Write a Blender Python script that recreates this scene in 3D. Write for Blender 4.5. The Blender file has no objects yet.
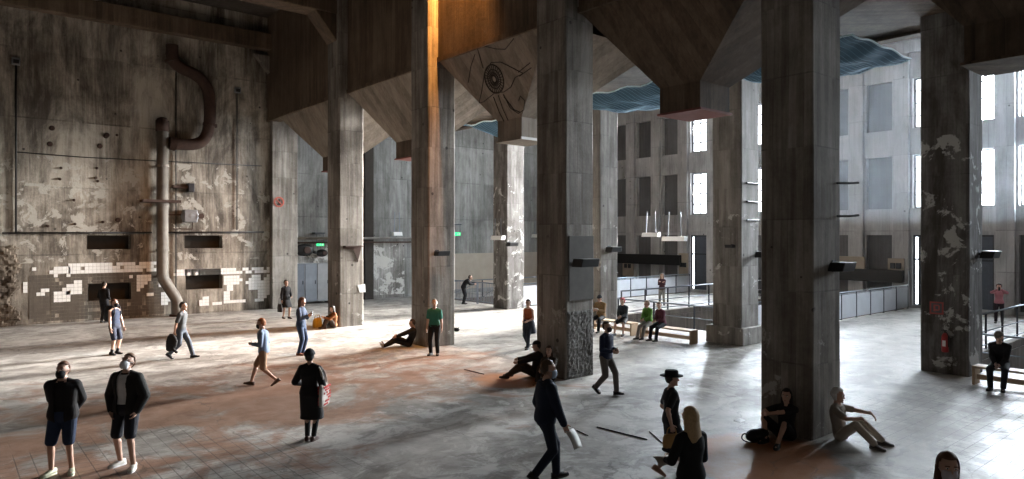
import bpy, bmesh, math, random
from mathutils import Vector, Matrix
random.seed(7)
PI = math.pi
sc = bpy.context.scene
COL = sc.collection
V = Vector

# ---------------------------------------------------------------- camera frame
CAM_H = 3.75
ANG = math.radians(50)
FW = V((math.cos(ANG), math.sin(ANG), 0)); RT = V((math.sin(ANG), -math.cos(ANG), 0))
def ground(px, py, z=0.0):
    """place on the floor that the photograph shows at px, py"""
    d = (CAM_H - z) * 683.0 / (py - 236.0)
    p = (FW + RT * ((px - 512) / 683.0)) * d
    return V((p.x, p.y, z))
def heading(deg):            # 0 = towards the right of the photo, 90 = away
    return math.radians(deg - 40)

# ---------------------------------------------------------------- mesh builder
class MB:
    def __init__(s): s.v = []; s.f = []
    def add(s, vs, fs):
        o = len(s.v); s.v += [V(p) for p in vs]; s.f += [[i + o for i in f] for f in fs]; return s
    def bx(s, x0, x1, y0, y1, z0, z1):
        return s.add([(x0,y0,z0),(x1,y0,z0),(x1,y1,z0),(x0,y1,z0),(x0,y0,z1),(x1,y0,z1),(x1,y1,z1),(x0,y1,z1)],
                     [[3,2,1,0],[4,5,6,7],[0,1,5,4],[1,2,6,5],[2,3,7,6],[3,0,4,7]])
    def box(s, c, sz, R=None):
        c = V(c); a, b, d = sz[0]/2, sz[1]/2, sz[2]/2
        ps = [V(p) for p in [(-a,-b,-d),(a,-b,-d),(a,b,-d),(-a,b,-d),(-a,-b,d),(a,-b,d),(a,b,d),(-a,b,d)]]
        if R is not None: ps = [R @ p for p in ps]
        return s.add([p + c for p in ps], [[3,2,1,0],[4,5,6,7],[0,1,5,4],[1,2,6,5],[2,3,7,6],[3,0,4,7]])
    def loft(s, rings, caps=True):
        n = len(rings[0]); vs = [p for r in rings for p in r]; fs = []
        for i in range(len(rings) - 1):
            for j in range(n):
                k = (j + 1) % n
                fs.append([i*n+j, i*n+k, (i+1)*n+k, (i+1)*n+j])
        if caps: fs.append(list(range(n))[::-1]); fs.append([(len(rings)-1)*n + j for j in range(n)])
        return s.add(vs, fs)
    def tube(s, pts, r, n=10, caps=True):
        pts = [V(p) for p in pts]; rs = r if isinstance(r, (list, tuple)) else [r] * len(pts)
        up = None; rings = []
        for i, p in enumerate(pts):
            a = pts[max(i-1, 0)]; b = pts[min(i+1, len(pts)-1)]; t = (b - a).normalized()
            if up is None:
                up = V((0,0,1)) if abs(t.z) < .9 else V((1,0,0))
            u = (up - t * up.dot(t)).normalized(); w = t.cross(u); up = u
            rings.append([p + (u * math.cos(2*PI*j/n) + w * math.sin(2*PI*j/n)) * rs[i] for j in range(n)])
        return s.loft(rings, caps)
    def cap(s, a, b, ra, rb, n=12):
        """tapered capsule"""
        a = V(a); b = V(b); t = (b - a)
        if t.length < 1e-5: t = V((0,0,1e-3)); b = a + t
        t = t.normalized(); pts = []; rs = []
        for q in (-.97, -.7, -.35): pts.append(a + t * ra * q); rs.append(ra * math.sqrt(1 - q*q))
        pts += [a, (a+b)/2, b]; rs += [ra, (ra+rb)/2, rb]
        for q in (.35, .7, .97): pts.append(b + t * rb * q); rs.append(rb * math.sqrt(1 - q*q))
        return s.tube(pts, rs, n)
    def ell(s, c, r, R=None, nu=16, nv=10):
        c = V(c); rings = []
        for i in range(nv + 1):
            th = PI * (i + .02) / (nv + .04); ring = []
            for j in range(nu):
                ph = 2*PI*j/nu
                p = V((r[0]*math.sin(th)*math.cos(ph), r[1]*math.sin(th)*math.sin(ph), -r[2]*math.cos(th)))
                ring.append(c + (R @ p if R is not None else p))
            rings.append(ring)
        return s.loft(rings)
    def prism(s, poly, d):
        """polygon (3D points, planar) pushed along d"""
        d = V(d); n = len(poly); a = [V(p) for p in poly]
        return s.add(a + [p + d for p in a], [list(range(n))[::-1], [n + i for i in range(n)]] +
                     [[i, (i+1) % n, n + (i+1) % n, n + i] for i in range(n)])
    def mesh(s, name):
        me = bpy.data.meshes.new(name); me.from_pydata([tuple(p) for p in s.v], [], s.f)
        bm = bmesh.new(); bm.from_mesh(me); bmesh.ops.recalc_face_normals(bm, faces=bm.faces); bm.to_mesh(me); bm.free()
        return me
    def build(s, name, m, parent=None, smooth=False, bevel=0.0, loc=None):
        o = bpy.data.objects.new(name, s.mesh(name)); COL.objects.link(o)
        if m: o.data.materials.append(m)
        if parent: o.parent = parent
        if loc is not None: o.location = loc
        if smooth:
            for p in o.data.polygons: p.use_smooth = True
        if bevel:
            b = o.modifiers.new('edge', 'BEVEL'); b.width = bevel; b.segments = 2; b.limit_method = 'ANGLE'
        return o

def thing(name, label, cat, loc=(0,0,0), rz=0, group=None):
    o = bpy.data.objects.new(name, None); COL.objects.link(o); o.location = loc; o.rotation_euler = (0,0,rz)
    o.empty_display_size = .2
    return tag(o, label, cat, group)
def tag(o, label, cat, group=None):
    o['label'] = label; o['category'] = cat
    if group: o['group'] = group
    return o
def struct(o):
    o['kind'] = 'structure'; return o
def copy_thing(o, label, loc, rz=None, group=None):
    c = o.copy(); COL.objects.link(c); c.location = loc; c['label'] = label
    if rz is not None: c.rotation_euler = (0,0,rz)
    if group: c['group'] = group
    for ch in o.children:
        d = ch.copy(); COL.objects.link(d); d.parent = c
        for g in ch.children:
            e = g.copy(); COL.objects.link(e); e.parent = d
    return c

# ---------------------------------------------------------------- materials
class NT:
    def __init__(s, name):
        s.m = bpy.data.materials.new(name); s.m.use_nodes = True
        s.t = s.m.node_tree; s.t.nodes.clear()
        s.out = s.n('ShaderNodeOutputMaterial'); s.b = s.n('ShaderNodeBsdfPrincipled')
        s.l(s.b.outputs[0], s.out.inputs[0])
    def n(s, t, **k):
        x = s.t.nodes.new(t)
        for a, b in k.items(): setattr(x, a, b)
        return x
    def l(s, a, b): s.t.links.new(a, b)
    def put(s, sock, v):
        if isinstance(v, (int, float)): sock.default_value = v
        elif isinstance(v, (tuple, list)): sock.default_value = v
        else: s.l(v, sock)
    def math(s, op, a, b=0.0, c=0.0, clamp=False):
        x = s.n('ShaderNodeMath', operation=op, use_clamp=clamp)
        for i, v in enumerate((a, b, c)): s.put(x.inputs[i], v)
        return x.outputs[0]
    def pos(s):
        g = s.n('ShaderNodeNewGeometry'); return g.outputs['Position']
    def sep(s, v):
        x = s.n('ShaderNodeSeparateXYZ'); s.l(v, x.inputs[0]); return x.outputs
    def comb(s, x, y, z):
        c = s.n('ShaderNodeCombineXYZ')
        for i, v in enumerate((x, y, z)): s.put(c.inputs[i], v)
        return c.outputs[0]
    def scale(s, v, k):
        x = s.n('ShaderNodeVectorMath', operation='MULTIPLY'); s.l(v, x.inputs[0]); x.inputs[1].default_value = k; return x.outputs[0]
    def noise(s, v, sc_, det=4, rough=.55, dist=0):
        x = s.n('ShaderNodeTexNoise'); s.l(v, x.inputs['Vector'])
        x.inputs['Scale'].default_value = sc_; x.inputs['Detail'].default_value = det; x.inputs['Roughness'].default_value = rough
        x.inputs['Distortion'].default_value = dist
        return x.outputs['Fac']
    def ramp(s, f, stops):
        x = s.n('ShaderNodeValToRGB'); s.l(f, x.inputs[0]); e = x.color_ramp.elements
        while len(e) < len(stops): e.new(.5)
        for i, (p, c) in enumerate(stops):
            e[i].position = p; e[i].color = (c, c, c, 1) if isinstance(c, (int, float)) else (*c, 1)
        return x.outputs[0]
    def mix(s, f, a, b, mode='MIX'):
        x = s.n('ShaderNodeMix', data_type='RGBA', blend_type=mode)
        s.put(x.inputs[0], f)
        s.put(x.inputs[6], (*a, 1) if isinstance(a, tuple) else a); s.put(x.inputs[7], (*b, 1) if isinstance(b, tuple) else b)
        return x.outputs[2]
    def bump(s, h, k, dist=.02):
        x = s.n('ShaderNodeBump'); x.inputs['Strength'].default_value = k; x.inputs['Distance'].default_value = dist
        s.l(h, x.inputs['Height']); s.l(x.outputs[0], s.b.inputs['Normal'])
    def done(s, col, rough=.8, metal=0.0, spec=.5):
        s.put(s.b.inputs['Base Color'], (*col, 1) if isinstance(col, tuple) else col)
        s.put(s.b.inputs['Roughness'], rough); s.put(s.b.inputs['Metallic'], metal)
        s.b.inputs['Specular IOR Level'].default_value = spec
        return s.m

def concrete(name, dark, mid, light, board=.15, rough=.85, bstr=.35, lift=1.35, patch=None, patchcol=(.5,.48,.44), streak=.35, spots=True, grime=.42, grimecol=(.030,.021,.014), gscale=.8):
    k = NT(name); P = k.pos(); x, y, z = k.sep(P)
    big = k.noise(P, .45, 6, .6, .3)
    st = k.noise(k.scale(P, (2.2, 2.2, .22)), 1.0, 6, .65)
    fine = k.noise(P, 14, 6, .7)
    h = k.math('ADD', x, y)
    hb = k.math('DIVIDE', h, board)
    wn = k.n('ShaderNodeTexWhiteNoise', noise_dimensions='2D')
    zl = k.math('FLOOR', k.math('DIVIDE', z, lift))
    k.l(k.comb(k.math('FLOOR', hb), zl, 0.0), wn.inputs[0])
    f = k.math('MULTIPLY_ADD', st, streak, k.math('MULTIPLY', big, .55))
    f = k.math('MULTIPLY_ADD', wn.outputs[0], .13, f)
    f = k.math('MULTIPLY_ADD', fine, .16, f)
    grain = k.noise(k.scale(P, (9, 9, .35)), 1.0, 5, .7)
    f = k.math('MULTIPLY_ADD', k.math('SUBTRACT', grain, .5), .42, f)
    col = k.ramp(f, [(.36, dark), (.52, mid), (.72, light)])
    # blotchy grime, running downwards
    g1 = k.noise(k.scale(P, (1.0, 1.0, .42)), gscale, 9, .68, .9)
    g2 = k.noise(k.scale(P, (3.0, 3.0, .5)), 1.0, 6, .7, .3)
    gm = k.ramp(k.math('MULTIPLY_ADD', g2, .35, k.math('MULTIPLY', g1, .65)), [(.42, 1.), (.57, 0.)])
    col = k.mix(k.math('MULTIPLY', gm, grime), col, grimecol)
    # seams between boards and pour lifts
    fr = k.math('FRACT', hb)
    line = k.math('LESS_THAN', fr, .07)
    zs = k.math('LESS_THAN', k.math('FRACT', k.math('DIVIDE', z, lift)), .022)
    seam = k.math('MAXIMUM', k.math('MULTIPLY', line, .45), k.math('MULTIPLY', zs, .7))
    seam = k.math('MULTIPLY', seam, k.ramp(k.noise(P, 1.3, 3), [(.4, 0.), (.6, 1.)]))
    col = k.mix(k.math('MULTIPLY', seam, .55), col, tuple(c * .35 for c in dark))
    if spots:
        vo = k.n('ShaderNodeTexVoronoi'); vo.inputs['Scale'].default_value = 1.7; k.l(P, vo.inputs['Vector'])
        sp = k.math('MULTIPLY', k.math('LESS_THAN', vo.outputs['Distance'], .09), k.ramp(k.noise(P, .8, 2), [(.5, 0.), (.56, 1.)]))
        col = k.mix(k.math('MULTIPLY', sp, .8), col, tuple(c * .3 for c in dark))
    if patch is not None:                       # peeling pale plaster between two heights
        z0, z1, thr = patch
        pm = k.ramp(k.noise(P, 1.5, 7, .65, .4), [(thr, 0.), (thr + .03, 1.)])
        inz = k.math('MULTIPLY', k.math('GREATER_THAN', z, z0), k.math('LESS_THAN', z, z1))
        pm = k.math('MULTIPLY', pm, inz)
        col = k.mix(k.math('MULTIPLY', pm, .85), col, patchcol)
    hgt = k.math('SUBTRACT', k.math('MULTIPLY_ADD', k.noise(P, 5, 6, .7), .8, k.math('MULTIPLY', fine, .35)), k.math('MULTIPLY', seam, .6))
    k.bump(hgt, bstr, .03)
    return k.done(col, rough)

def plain(name, col, rough=.6, metal=0.0, var=.25, scale=6, spec=.5, bump=0.0):
    k = NT(name); tc = k.n('ShaderNodeTexCoord').outputs['Object']
    n = k.noise(tc, scale, 4)
    c = k.mix(n, tuple(max(0, a * (1 - var)) for a in col), tuple(min(1, a * (1 + var)) for a in col))
    if bump: k.bump(k.noise(tc, scale * 6, 3), bump, .01)
    return k.done(c, rough, metal, spec)

def emit(name, col, st):
    k = NT(name); e = k.n('ShaderNodeEmission'); e.inputs[0].default_value = (*col, 1); e.inputs[1].default_value = st
    k.l(e.outputs[0], k.out.inputs[0]); return k.m

def floor_mat():
    k = NT('floor_concrete'); P = k.pos(); x, y, z = k.sep(P)
    big = k.noise(P, .28, 7, .62, .6); mid = k.noise(P, 1.6, 7, .65, .3); fine = k.noise(P, 11, 5, .7)
    f = k.math('MULTIPLY_ADD', mid, .4, k.math('MULTIPLY', big, .5)); f = k.math('MULTIPLY_ADD', fine, .14, f)
    col = k.ramp(f, [(.36, (.125, .113, .10)), (.5, (.27, .253, .232)), (.64, (.41, .388, .36))])
    worn = k.ramp(k.noise(P, 1.1, 10, .74, .6), [(.50, 0.), (.56, 1.)])
    col = k.mix(k.math('MULTIPLY', worn, .60), col, (.54, .52, .49))
    damp = k.ramp(k.noise(k.scale(P, (.8, 1.3, 1)), .8, 9, .7, .8), [(.40, 1.), (.47, 0.)])
    col = k.mix(k.math('MULTIPLY', damp, .55), col, (.085, .074, .064))
    # brown oxide coating in the near left of the hall and by two pillars
    def blob(cx, cy, rx, ry):
        dx = k.math('DIVIDE', k.math('SUBTRACT', x, cx), rx); dy = k.math('DIVIDE', k.math('SUBTRACT', y, cy), ry)
        r = k.math('SQRT', k.math('ADD', k.math('MULTIPLY', dx, dx), k.math('MULTIPLY', dy, dy)))
        return k.math('SUBTRACT', 1.0, r)
    b = k.math('MAXIMUM', k.math('MAXIMUM', blob(5.5, 16.0, 9.0, 4.6), blob(1.5, 12.0, 4.5, 3.6)), k.math('MULTIPLY', blob(11.0, 14.0, 1.5, 1.5), 1.0))
    warp = k.math('MULTIPLY_ADD', k.noise(P, .55, 9, .7, .8), 4.2, -2.2)
    bm = k.ramp(k.math('ADD', b, warp), [(.08, 0.), (.5, 1.)])
    brown = k.mix(mid, (.13, .068, .04), (.34, .17, .10))
    col = k.mix(k.math('MULTIPLY', bm, .8), col, brown)
    b2 = k.math('MAXIMUM', k.math('MULTIPLY', blob(10.6, 6.2, 1.9, 1.5), 1.3), blob(11.4, 13.6, 1.2, 1.3))
    bm2 = k.ramp(k.math('ADD', b2, k.math('MULTIPLY_ADD', mid, .8, -.4)), [(.15, 0.), (.4, 1.)])
    col = k.mix(k.math('MULTIPLY', bm2, .9), col, (.36, .135, .035))
    # tile joints
    br = k.n('ShaderNodeTexBrick'); br.offset = 0.0
    k.l(P, br.inputs['Vector']); br.inputs['Scale'].default_value = 1.0
    for nme, v in (('Mortar Size', .010), ('Brick Width', .24), ('Row Height', .24), ('Mortar Smooth', .2)): br.inputs[nme].default_value = v
    tm = k.math('MAXIMUM', k.math('MULTIPLY', blob(1.5, 11.5, 5.0, 4.5), .6), blob(17.0, 3.0, 5.5, 4.6))
    tm = k.ramp(k.math('ADD', tm, k.math('MULTIPLY_ADD', k.noise(P, .6, 5, .6), 1.2, -.6)), [(.1, 0.), (.3, 1.)])
    jm = k.math('MULTIPLY', br.outputs['Fac'], tm)
    col = k.mix(k.math('MULTIPLY', jm, .66), col, (.05, .042, .036))
    # slab joints and cracks
    vo = k.n('ShaderNodeTexVoronoi', feature='DISTANCE_TO_EDGE'); vo.inputs['Scale'].default_value = .42
    wv = k.n('ShaderNodeVectorMath', operation='ADD'); k.l(P, wv.inputs[0])
    nn = k.n('ShaderNodeTexNoise'); nn.inputs['Scale'].default_value = 2.2; nn.inputs['Detail'].default_value = 5; k.l(P, nn.inputs['Vector'])
    k.l(k.scale(nn.outputs['Color'], (.7, .7, 0)), wv.inputs[1]); k.l(wv.outputs[0], vo.inputs['Vector'])
    crack = k.math('MULTIPLY', k.math('LESS_THAN', vo.outputs['Distance'], .006), k.ramp(k.noise(P, .7, 3), [(.45, 0.), (.55, 1.)]))
    col = k.mix(k.math('MULTIPLY', crack, .45), col, (.05, .044, .04))
    pit = k.ramp(k.noise(P, 3.2, 8, .75), [(.30, 1.), (.36, 0.)])
    col = k.mix(k.math('MULTIPLY', pit, .6), col, (.06, .05, .045))
    h = k.math('MULTIPLY_ADD', mid, .7, k.math('MULTIPLY', fine, .3)); h = k.math('SUBTRACT', h, k.math('MULTIPLY', jm, .5))
    h = k.math('SUBTRACT', h, k.math('MULTIPLY_ADD', crack, .5, k.math('MULTIPLY', pit, .3)))
    k.bump(h, .35, .03)
    ro = k.ramp(k.math('MULTIPLY_ADD', mid, .5, k.math('MULTIPLY', big, .5)), [(.38, .66), (.62, .36)])
    return k.done(col, ro)

M = {}
M['floor'] = floor_mat()
M['col_front'] = concrete('pillar_concrete', (.065,.053,.043), (.175,.152,.127), (.36,.33,.29), patch=(-.1,2.3,.60), patchcol=(.42,.40,.36))
M['col_back'] = concrete('rear_pillar_concrete', (.085,.075,.066), (.19,.175,.158), (.34,.32,.295), patch=(-.1,4.5,.60), patchcol=(.50,.48,.45))
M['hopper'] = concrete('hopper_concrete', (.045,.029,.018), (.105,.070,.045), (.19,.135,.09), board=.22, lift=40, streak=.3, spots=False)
M['col_dark'] = concrete('stained_pillar_concrete', (.05,.046,.044), (.12,.112,.105), (.24,.23,.22), patch=(-.1,6.5,.565), patchcol=(.48,.47,.45), grime=.8)
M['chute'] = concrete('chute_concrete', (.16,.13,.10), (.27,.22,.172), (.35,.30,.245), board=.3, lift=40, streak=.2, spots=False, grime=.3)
M['wall_left'] = concrete('stained_wall_concrete', (.035,.027,.020), (.17,.142,.112), (.46,.41,.34), board=1.9, lift=2.9, streak=.45, bstr=.6, grime=.80, gscale=.5, patch=(2.6,7.2,.545), patchcol=(.46,.43,.375))
M['wall_rear'] = concrete('grey_wall_concrete', (.09,.088,.080), (.20,.197,.183), (.33,.328,.308), board=1.2, lift=2.4, streak=.3)
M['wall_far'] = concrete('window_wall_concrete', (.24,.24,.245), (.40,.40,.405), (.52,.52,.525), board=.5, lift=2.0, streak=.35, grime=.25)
M['panel'] = concrete('infill_concrete', (.09,.092,.098), (.135,.137,.143), (.17,.173,.18), board=3, lift=9, streak=.2, spots=False, grime=.1)
M['pit'] = concrete('pit_concrete', (.07,.055,.045), (.13,.108,.09), (.2,.17,.145))
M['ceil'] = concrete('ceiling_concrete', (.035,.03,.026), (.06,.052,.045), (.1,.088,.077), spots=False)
M['tile'] = plain('white_glazed_tile', (.86,.85,.82), .35, 0, .15, 9)
M['recess'] = plain('sooty_recess', (.035,.028,.022), .95, 0, .4, 3)  # near-black, for the backs of the wall recesses and one rear strip
M['steel'] = plain('dark_painted_steel', (.035,.038,.045), .45, .5, .3)
M['railsteel'] = plain('galvanised_rail_steel', (.22,.24,.27), .38, .85, .2)
M['panelsteel'] = plain('brushed_panel_steel', (.52,.54,.57), .5, .2, .15, 2)
M['pipe'] = plain('weathered_zinc_pipe', (.17,.155,.135), .7, .1, .6, 2.2)
M['rust'] = plain('rusted_iron', (.050,.026,.018), .85, .1, .5, 5)
M['black'] = plain('black_painted_metal', (.012,.012,.013), .5, .2, .3)
M['cabinet'] = plain('grey_sheet_steel', (.22,.225,.235), .5, .5, .3, 2)
M['wood'] = plain('pale_plywood', (.42,.29,.18), .6, 0, .18, 4)
M['red'] = plain('red_oxide_paint', (.22,.075,.06), .7, 0, .3)
M['redext'] = plain('red_enamel', (.42,.03,.03), .35, 0, .15)
M['white'] = plain('white_paint', (.75,.75,.73), .5, 0, .08)
M['net'] = plain('blue_net_cord', (.14,.25,.33), .95, 0, .4, 3)
M['netsheet'] = plain('blue_debris_sheet', (.05,.11,.16), .95, 0, .5, 2)
M['ink'] = plain('charcoal_paint', (.042,.033,.027), .95, 0, .3)
M['fframe'] = plain('window_frame_paint', (.10,.10,.10), .5, .3, .2)
M['doorblue'] = plain('blue_grey_door', (.07,.085,.11), .5, .2, .2)
M['beige'] = plain('beige_wall_paint', (.36,.31,.25), .85, 0, .2, 2)
M['pane'] = emit('bright_daylight_pane', (.80,.90,1.0), 65)
M['pane_soft'] = emit('frosted_daylight_pane', (.86,.93,1.0), 3.6)
M['pane_dim'] = emit('overcast_daylight_pane', (.80,.90,1.0), 22)
M['pane_strong'] = emit('strong_daylight_pane', (.80,.90,1.0), 210)
M['signgreen'] = emit('lit_green_sign', (.05,.75,.25), 1.6)
M['lampwhite'] = plain('white_lamp_shade', (.8,.8,.78), .4, 0, .05)
# ================================================================ PEOPLE
MATC = {}
def cloth(col, rough=.85):
    key = (tuple(round(c, 3) for c in col), rough)
    if key not in MATC:
        MATC[key] = plain('fabric_%d' % len(MATC), col, rough, 0, .18, 14, .3, .25)
    return MATC[key]
def skin_mat(col=(.50,.31,.23)):
    key = ('s',) + tuple(col)
    if key not in MATC: MATC[key] = plain('skin_%d' % len(MATC), col, .55, 0, .08, 8)
    return MATC[key]
def hair_mat(col):
    key = ('h',) + tuple(col)
    if key not in MATC: MATC[key] = plain('hair_%d' % len(MATC), col, .6, 0, .35, 40, .4, .4)
    return MATC[key]

def fuse(mb, name, mat, parent, vox, it=3, cut=None, solid=0):
    """melt the overlapping volumes of mb into one closed skin"""
    o = bpy.data.objects.new('tmp', mb.mesh('tmp')); COL.objects.link(o)
    r = o.modifiers.new('r', 'REMESH'); r.mode = 'VOXEL'; r.voxel_size = vox
    if it:
        q = o.modifiers.new('s', 'SMOOTH'); q.factor = .5; q.iterations = it
    dg = bpy.context.evaluated_depsgraph_get(); dg.update()
    me = bpy.data.meshes.new_from_object(o.evaluated_get(dg))
    bpy.data.objects.remove(o)
    me.name = name
    if cut:
        bm = bmesh.new(); bm.from_mesh(me)
        bmesh.ops.delete(bm, geom=[v for v in bm.verts if cut(v.co)], context='VERTS')
        bm.to_mesh(me); bm.free()
    for p in me.polygons: p.use_smooth = True
    n = bpy.data.objects.new(name, me); COL.objects.link(n); me.materials.clear(); me.materials.append(mat); n.parent = parent
    return n

def ring(c, u, v, ru, rv, n=22, p=2.4):
    out = []
    for j in range(n):
        a = 2*PI*j/n; ca, sa = math.cos(a), math.sin(a)
        x = math.copysign(abs(ca)**(2/p), ca); y = math.copysign(abs(sa)**(2/p), sa)
        out.append(c + u*(x*ru) + v*(y*rv))
    return out

def ik(a, t, l1, l2, pole):
    d = t - a; L = min(d.length, (l1 + l2) * .998); L = max(L, abs(l1-l2)*1.05 + .01); dr = d.normalized()
    x = (l1*l1 - l2*l2 + L*L) / (2*L); h = math.sqrt(max(0, l1*l1 - x*x))
    pl = V(pole); pp = pl - dr * pl.dot(dr)
    if pp.length < 1e-4: pp = V((1,0,0)) - dr * dr.x
    return a + dr*x + pp.normalized()*h, a + dr*L

def hand(mb, w, d, nrm, side, s, curl=.5):
    d = d.normalized(); nrm = (nrm - d*nrm.dot(d)).normalized(); sd = d.cross(nrm).normalized()
    if sd.dot(side) < 0: sd = -sd
    R = Matrix((d, sd, nrm)).transposed()
    mb.ell(w + d*.048*s, (.056*s, .042*s, .019*s), R, 12, 8)
    mb.cap(w - d*.03*s, w + d*.02*s, .026*s, .025*s, 10)
    for off, ln in ((.031,.068), (.0105,.079), (-.0105,.073), (-.031,.057)):
        p = w + d*(.085 - abs(off)*.2)*s + sd*off*s; a = curl*.55; r = .0092*s
        dd = (d + sd*off*2.2).normalized()
        for q, fr in enumerate((.45, .32, .23)):
            v = (dd*math.cos(a) + nrm*math.sin(a)).normalized(); e = p + v*ln*fr*s
            mb.cap(p, e, r, r*.92, 8); p = e; r *= .93; a += curl*.75
    p = w + d*.02*s + sd*.034*s; v = (d*.62 + sd*.68 + nrm*.3).normalized()
    e = p + v*.045*s; mb.cap(p, e, .0125*s, .0105*s, 8)
    mb.cap(e, e + (d*.85 + sd*.3 + nrm*.4).normalized()*.032*s, .0105*s, .009*s, 8)

TORSO = [(-.10,.105,.085),(-.05,.155,.108),(.0,.168,.118),(.08,.158,.112),(.17,.138,.098),(.27,.150,.108),(.36,.168,.118),(.43,.176,.114),(.485,.162,.100),(.525,.105,.08),(.55,.066,.066),(.60,.056,.060)]
TORSO_F = [(-.10,.110,.085),(-.05,.165,.112),(.0,.176,.120),(.08,.158,.110),(.17,.124,.092),(.27,.136,.102),(.34,.150,.122),(.41,.155,.108),(.475,.145,.09),(.515,.09,.07),(.545,.056,.058),(.60,.048,.052)]

def person(label, loc, face, h=1.75, female=False, pelvis=None, lean=0, lean2=None, roll=0, twist=0, hyaw=0, hpitch=0,
           feet=None, knees=None, hands=None, elbows=None, palms=None, curl=.5, hdir=None,
           top=('tee', (.05,.05,.06)), bottom=('trousers', (.03,.035,.05)), shoe=(.03,.03,.03), hair=('short', (.06,.04,.025)),
           mask=None, skin=(.50,.31,.23), vox=.0095, cat='person', group=None, fat=1.0, z0=0.0, dress=None, sock=None, hat=None, beard=None):
    s = h / 1.75
    T = TORSO_F if female else TORSO
    root = thing('person', label, cat, (loc[0], loc[1], z0), heading(face), group)
    rad = math.radians
    P0 = V(pelvis) if pelvis else V((0, 0, .925*s))
    if lean2 is None: lean2 = lean
    def frame(ln, yw):
        u = Matrix.Rotation(rad(ln), 3, 'Y') @ V((0,0,1)); u = Matrix.Rotation(rad(roll), 3, 'X') @ u
        l = V((-math.sin(rad(yw)), math.cos(rad(yw)), 0)); l = (l - u*l.dot(u)).normalized()
        return u, l, l.cross(u)          # up, left, forward
    U0, L0, F0 = frame(lean, 0); U1, L1, F1 = frame(lean2, twist)
    def spine(t):                        # curved from pelvis to neck
        t *= 1.0
        mid = .18
        if t <= mid: return P0 + U0*t*s, U0, L0, F0
        a = min(1, (t - mid) / .15); u = (U0.lerp(U1, a)).normalized()
        l = L0.lerp(L1, a); l = (l - u*l.dot(u)).normalized()
        c = P0 + U0*mid*s
        if t <= mid + .15: c = c + (U0.lerp(U1, a*.5)).normalized()*(t - mid)*s
        else: c = c + (U0.lerp(U1, .5)).normalized()*.15*s + U1*(t - mid - .15)*s
        return c, u, l, l.cross(u)
    sw = .158 if female else .176
    cS, uS, lS, fS = spine(.462)
    SH = {1: cS + lS*sw*s, -1: cS - lS*sw*s}
    HP = {1: P0 + L0*.092*s - U0*.02*s, -1: P0 - L0*.092*s - U0*.02*s}
    if feet is None: feet = [((.0, .11, 0), 8, 0), ((.0, -.11, 0), -8, 0)]
    if hands is None: hands = [(.03, .25*s*fat, .80*s), (.03, -.25*s*fat, .80*s)]
    if knees is None: knees = [(1, .12, 0), (1, -.12, 0)]
    if elbows is None: elbows = [(-1, .5, 0), (-1, -.5, 0)]
    AN, KN, EL, WR, FT = {}, {}, {}, {}, {}
    for i, sg in enumerate((1, -1)):
        (fx, fy, fz), ty, tp = feet[i]
        FT[sg] = (V((fx, fy, fz)), rad(ty), rad(tp))
        td = V((math.cos(rad(ty))*math.cos(rad(tp)), math.sin(rad(ty))*math.cos(rad(tp)), math.sin(rad(tp))))
        tu = V((-math.cos(rad(ty))*math.sin(rad(tp)), -math.sin(rad(ty))*math.sin(rad(tp)), math.cos(rad(tp))))
        an = V((fx, fy, fz)) + tu*.085*s
        KN[sg], AN[sg] = ik(HP[sg], an, .425*s, .42*s, knees[i])
        FT[sg] = (AN[sg] - tu*.085*s, td, tu)
        EL[sg], WR[sg] = ik(SH[sg], V(hands[i]), .29*s, .255*s, elbows[i])
    # ---- head
    nb, un, ln_, fn = spine(.56)
    nup = (U1*.55 + V((0,0,1))*.45).normalized()
    hy = rad(twist + hyaw)
    hl = V((-math.sin(hy), math.cos(hy), 0)); hu = Matrix.Rotation(rad(hpitch), 3, hl) @ (V((0,0,1))*.8 + U1*.2).normalized()
    hl = (hl - hu*hl.dot(hu)).normalized(); hf = hl.cross(hu)
    HC = nb + nup*.040*s + hu*.105*s + hf*.016*s
    s_body = s; 
    HR = Matrix((hf, hl, hu)).transposed()
    HS = s*1.06
    def hp(x, y, z): return HC + HR @ V((x*HS, y*HS, z*HS))
    b = MB()
    rr = []
    for t, ru, rv in T:
        c, u, l, f = spine(t); rr.append(ring(c, l, f, ru*s*fat*.97, rv*s*fat*.97))
    b.loft(rr)
    b.cap(spine(.5)[0], HC - hu*.05*s, .058*s*(.9 if female else 1), .052*s*(.9 if female else 1))
    b.ell(hp(0,0,.012), (.096*HS,.079*HS,.106*HS), HR, 20, 14); b.ell(hp(.022,0,-.055), (.068*HS,.059*HS,.066*HS), HR, 16, 10)
    b.cap(hp(.092,0,.01), hp(.108,0,-.026), .010*s, .016*s, 8)
    b.ell(hp(.082,0,-.062), (.016*s,.026*s,.009*s), HR, 10, 6)
    b.ell(hp(.078,0,-.098), (.022*s,.026*s,.018*s), HR, 10, 6)
    for q in (1, -1):
        b.ell(hp(-.005, .079*q, -.005), (.020*s,.010*s,.033*s), HR, 10, 8)
        b.ell(hp(.078, .036*q, .03), (.016*s,.026*s,.010*s), HR, 10, 6)
    for sg in (1, -1):
        b.ell(SH[sg], (.054*s*fat,)*3); b.cap(spine(.525)[0] + lS*.03*sg*s, SH[sg] + uS*.004*s, .052*s, .050*s, 12); b.cap(SH[sg], EL[sg], .050*s*fat, .041*s, 12); b.cap(EL[sg], WR[sg], .042*s, .027*s, 12)
        e = EL[sg] + (WR[sg] - EL[sg])*.3; b.ell(e, (.043*s,)*3)
        b.cap(HP[sg], KN[sg], .083*s*fat, .056*s, 14); b.cap(KN[sg], AN[sg], .054*s, .037*s, 12)
        sd = (AN[sg] - KN[sg]).normalized(); bk = -FT[sg][1]
        b.cap(KN[sg] + sd*.09*s + bk*.014*s, KN[sg] + sd*.22*s + bk*.008*s, .052*s, .044*s, 12)
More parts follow.
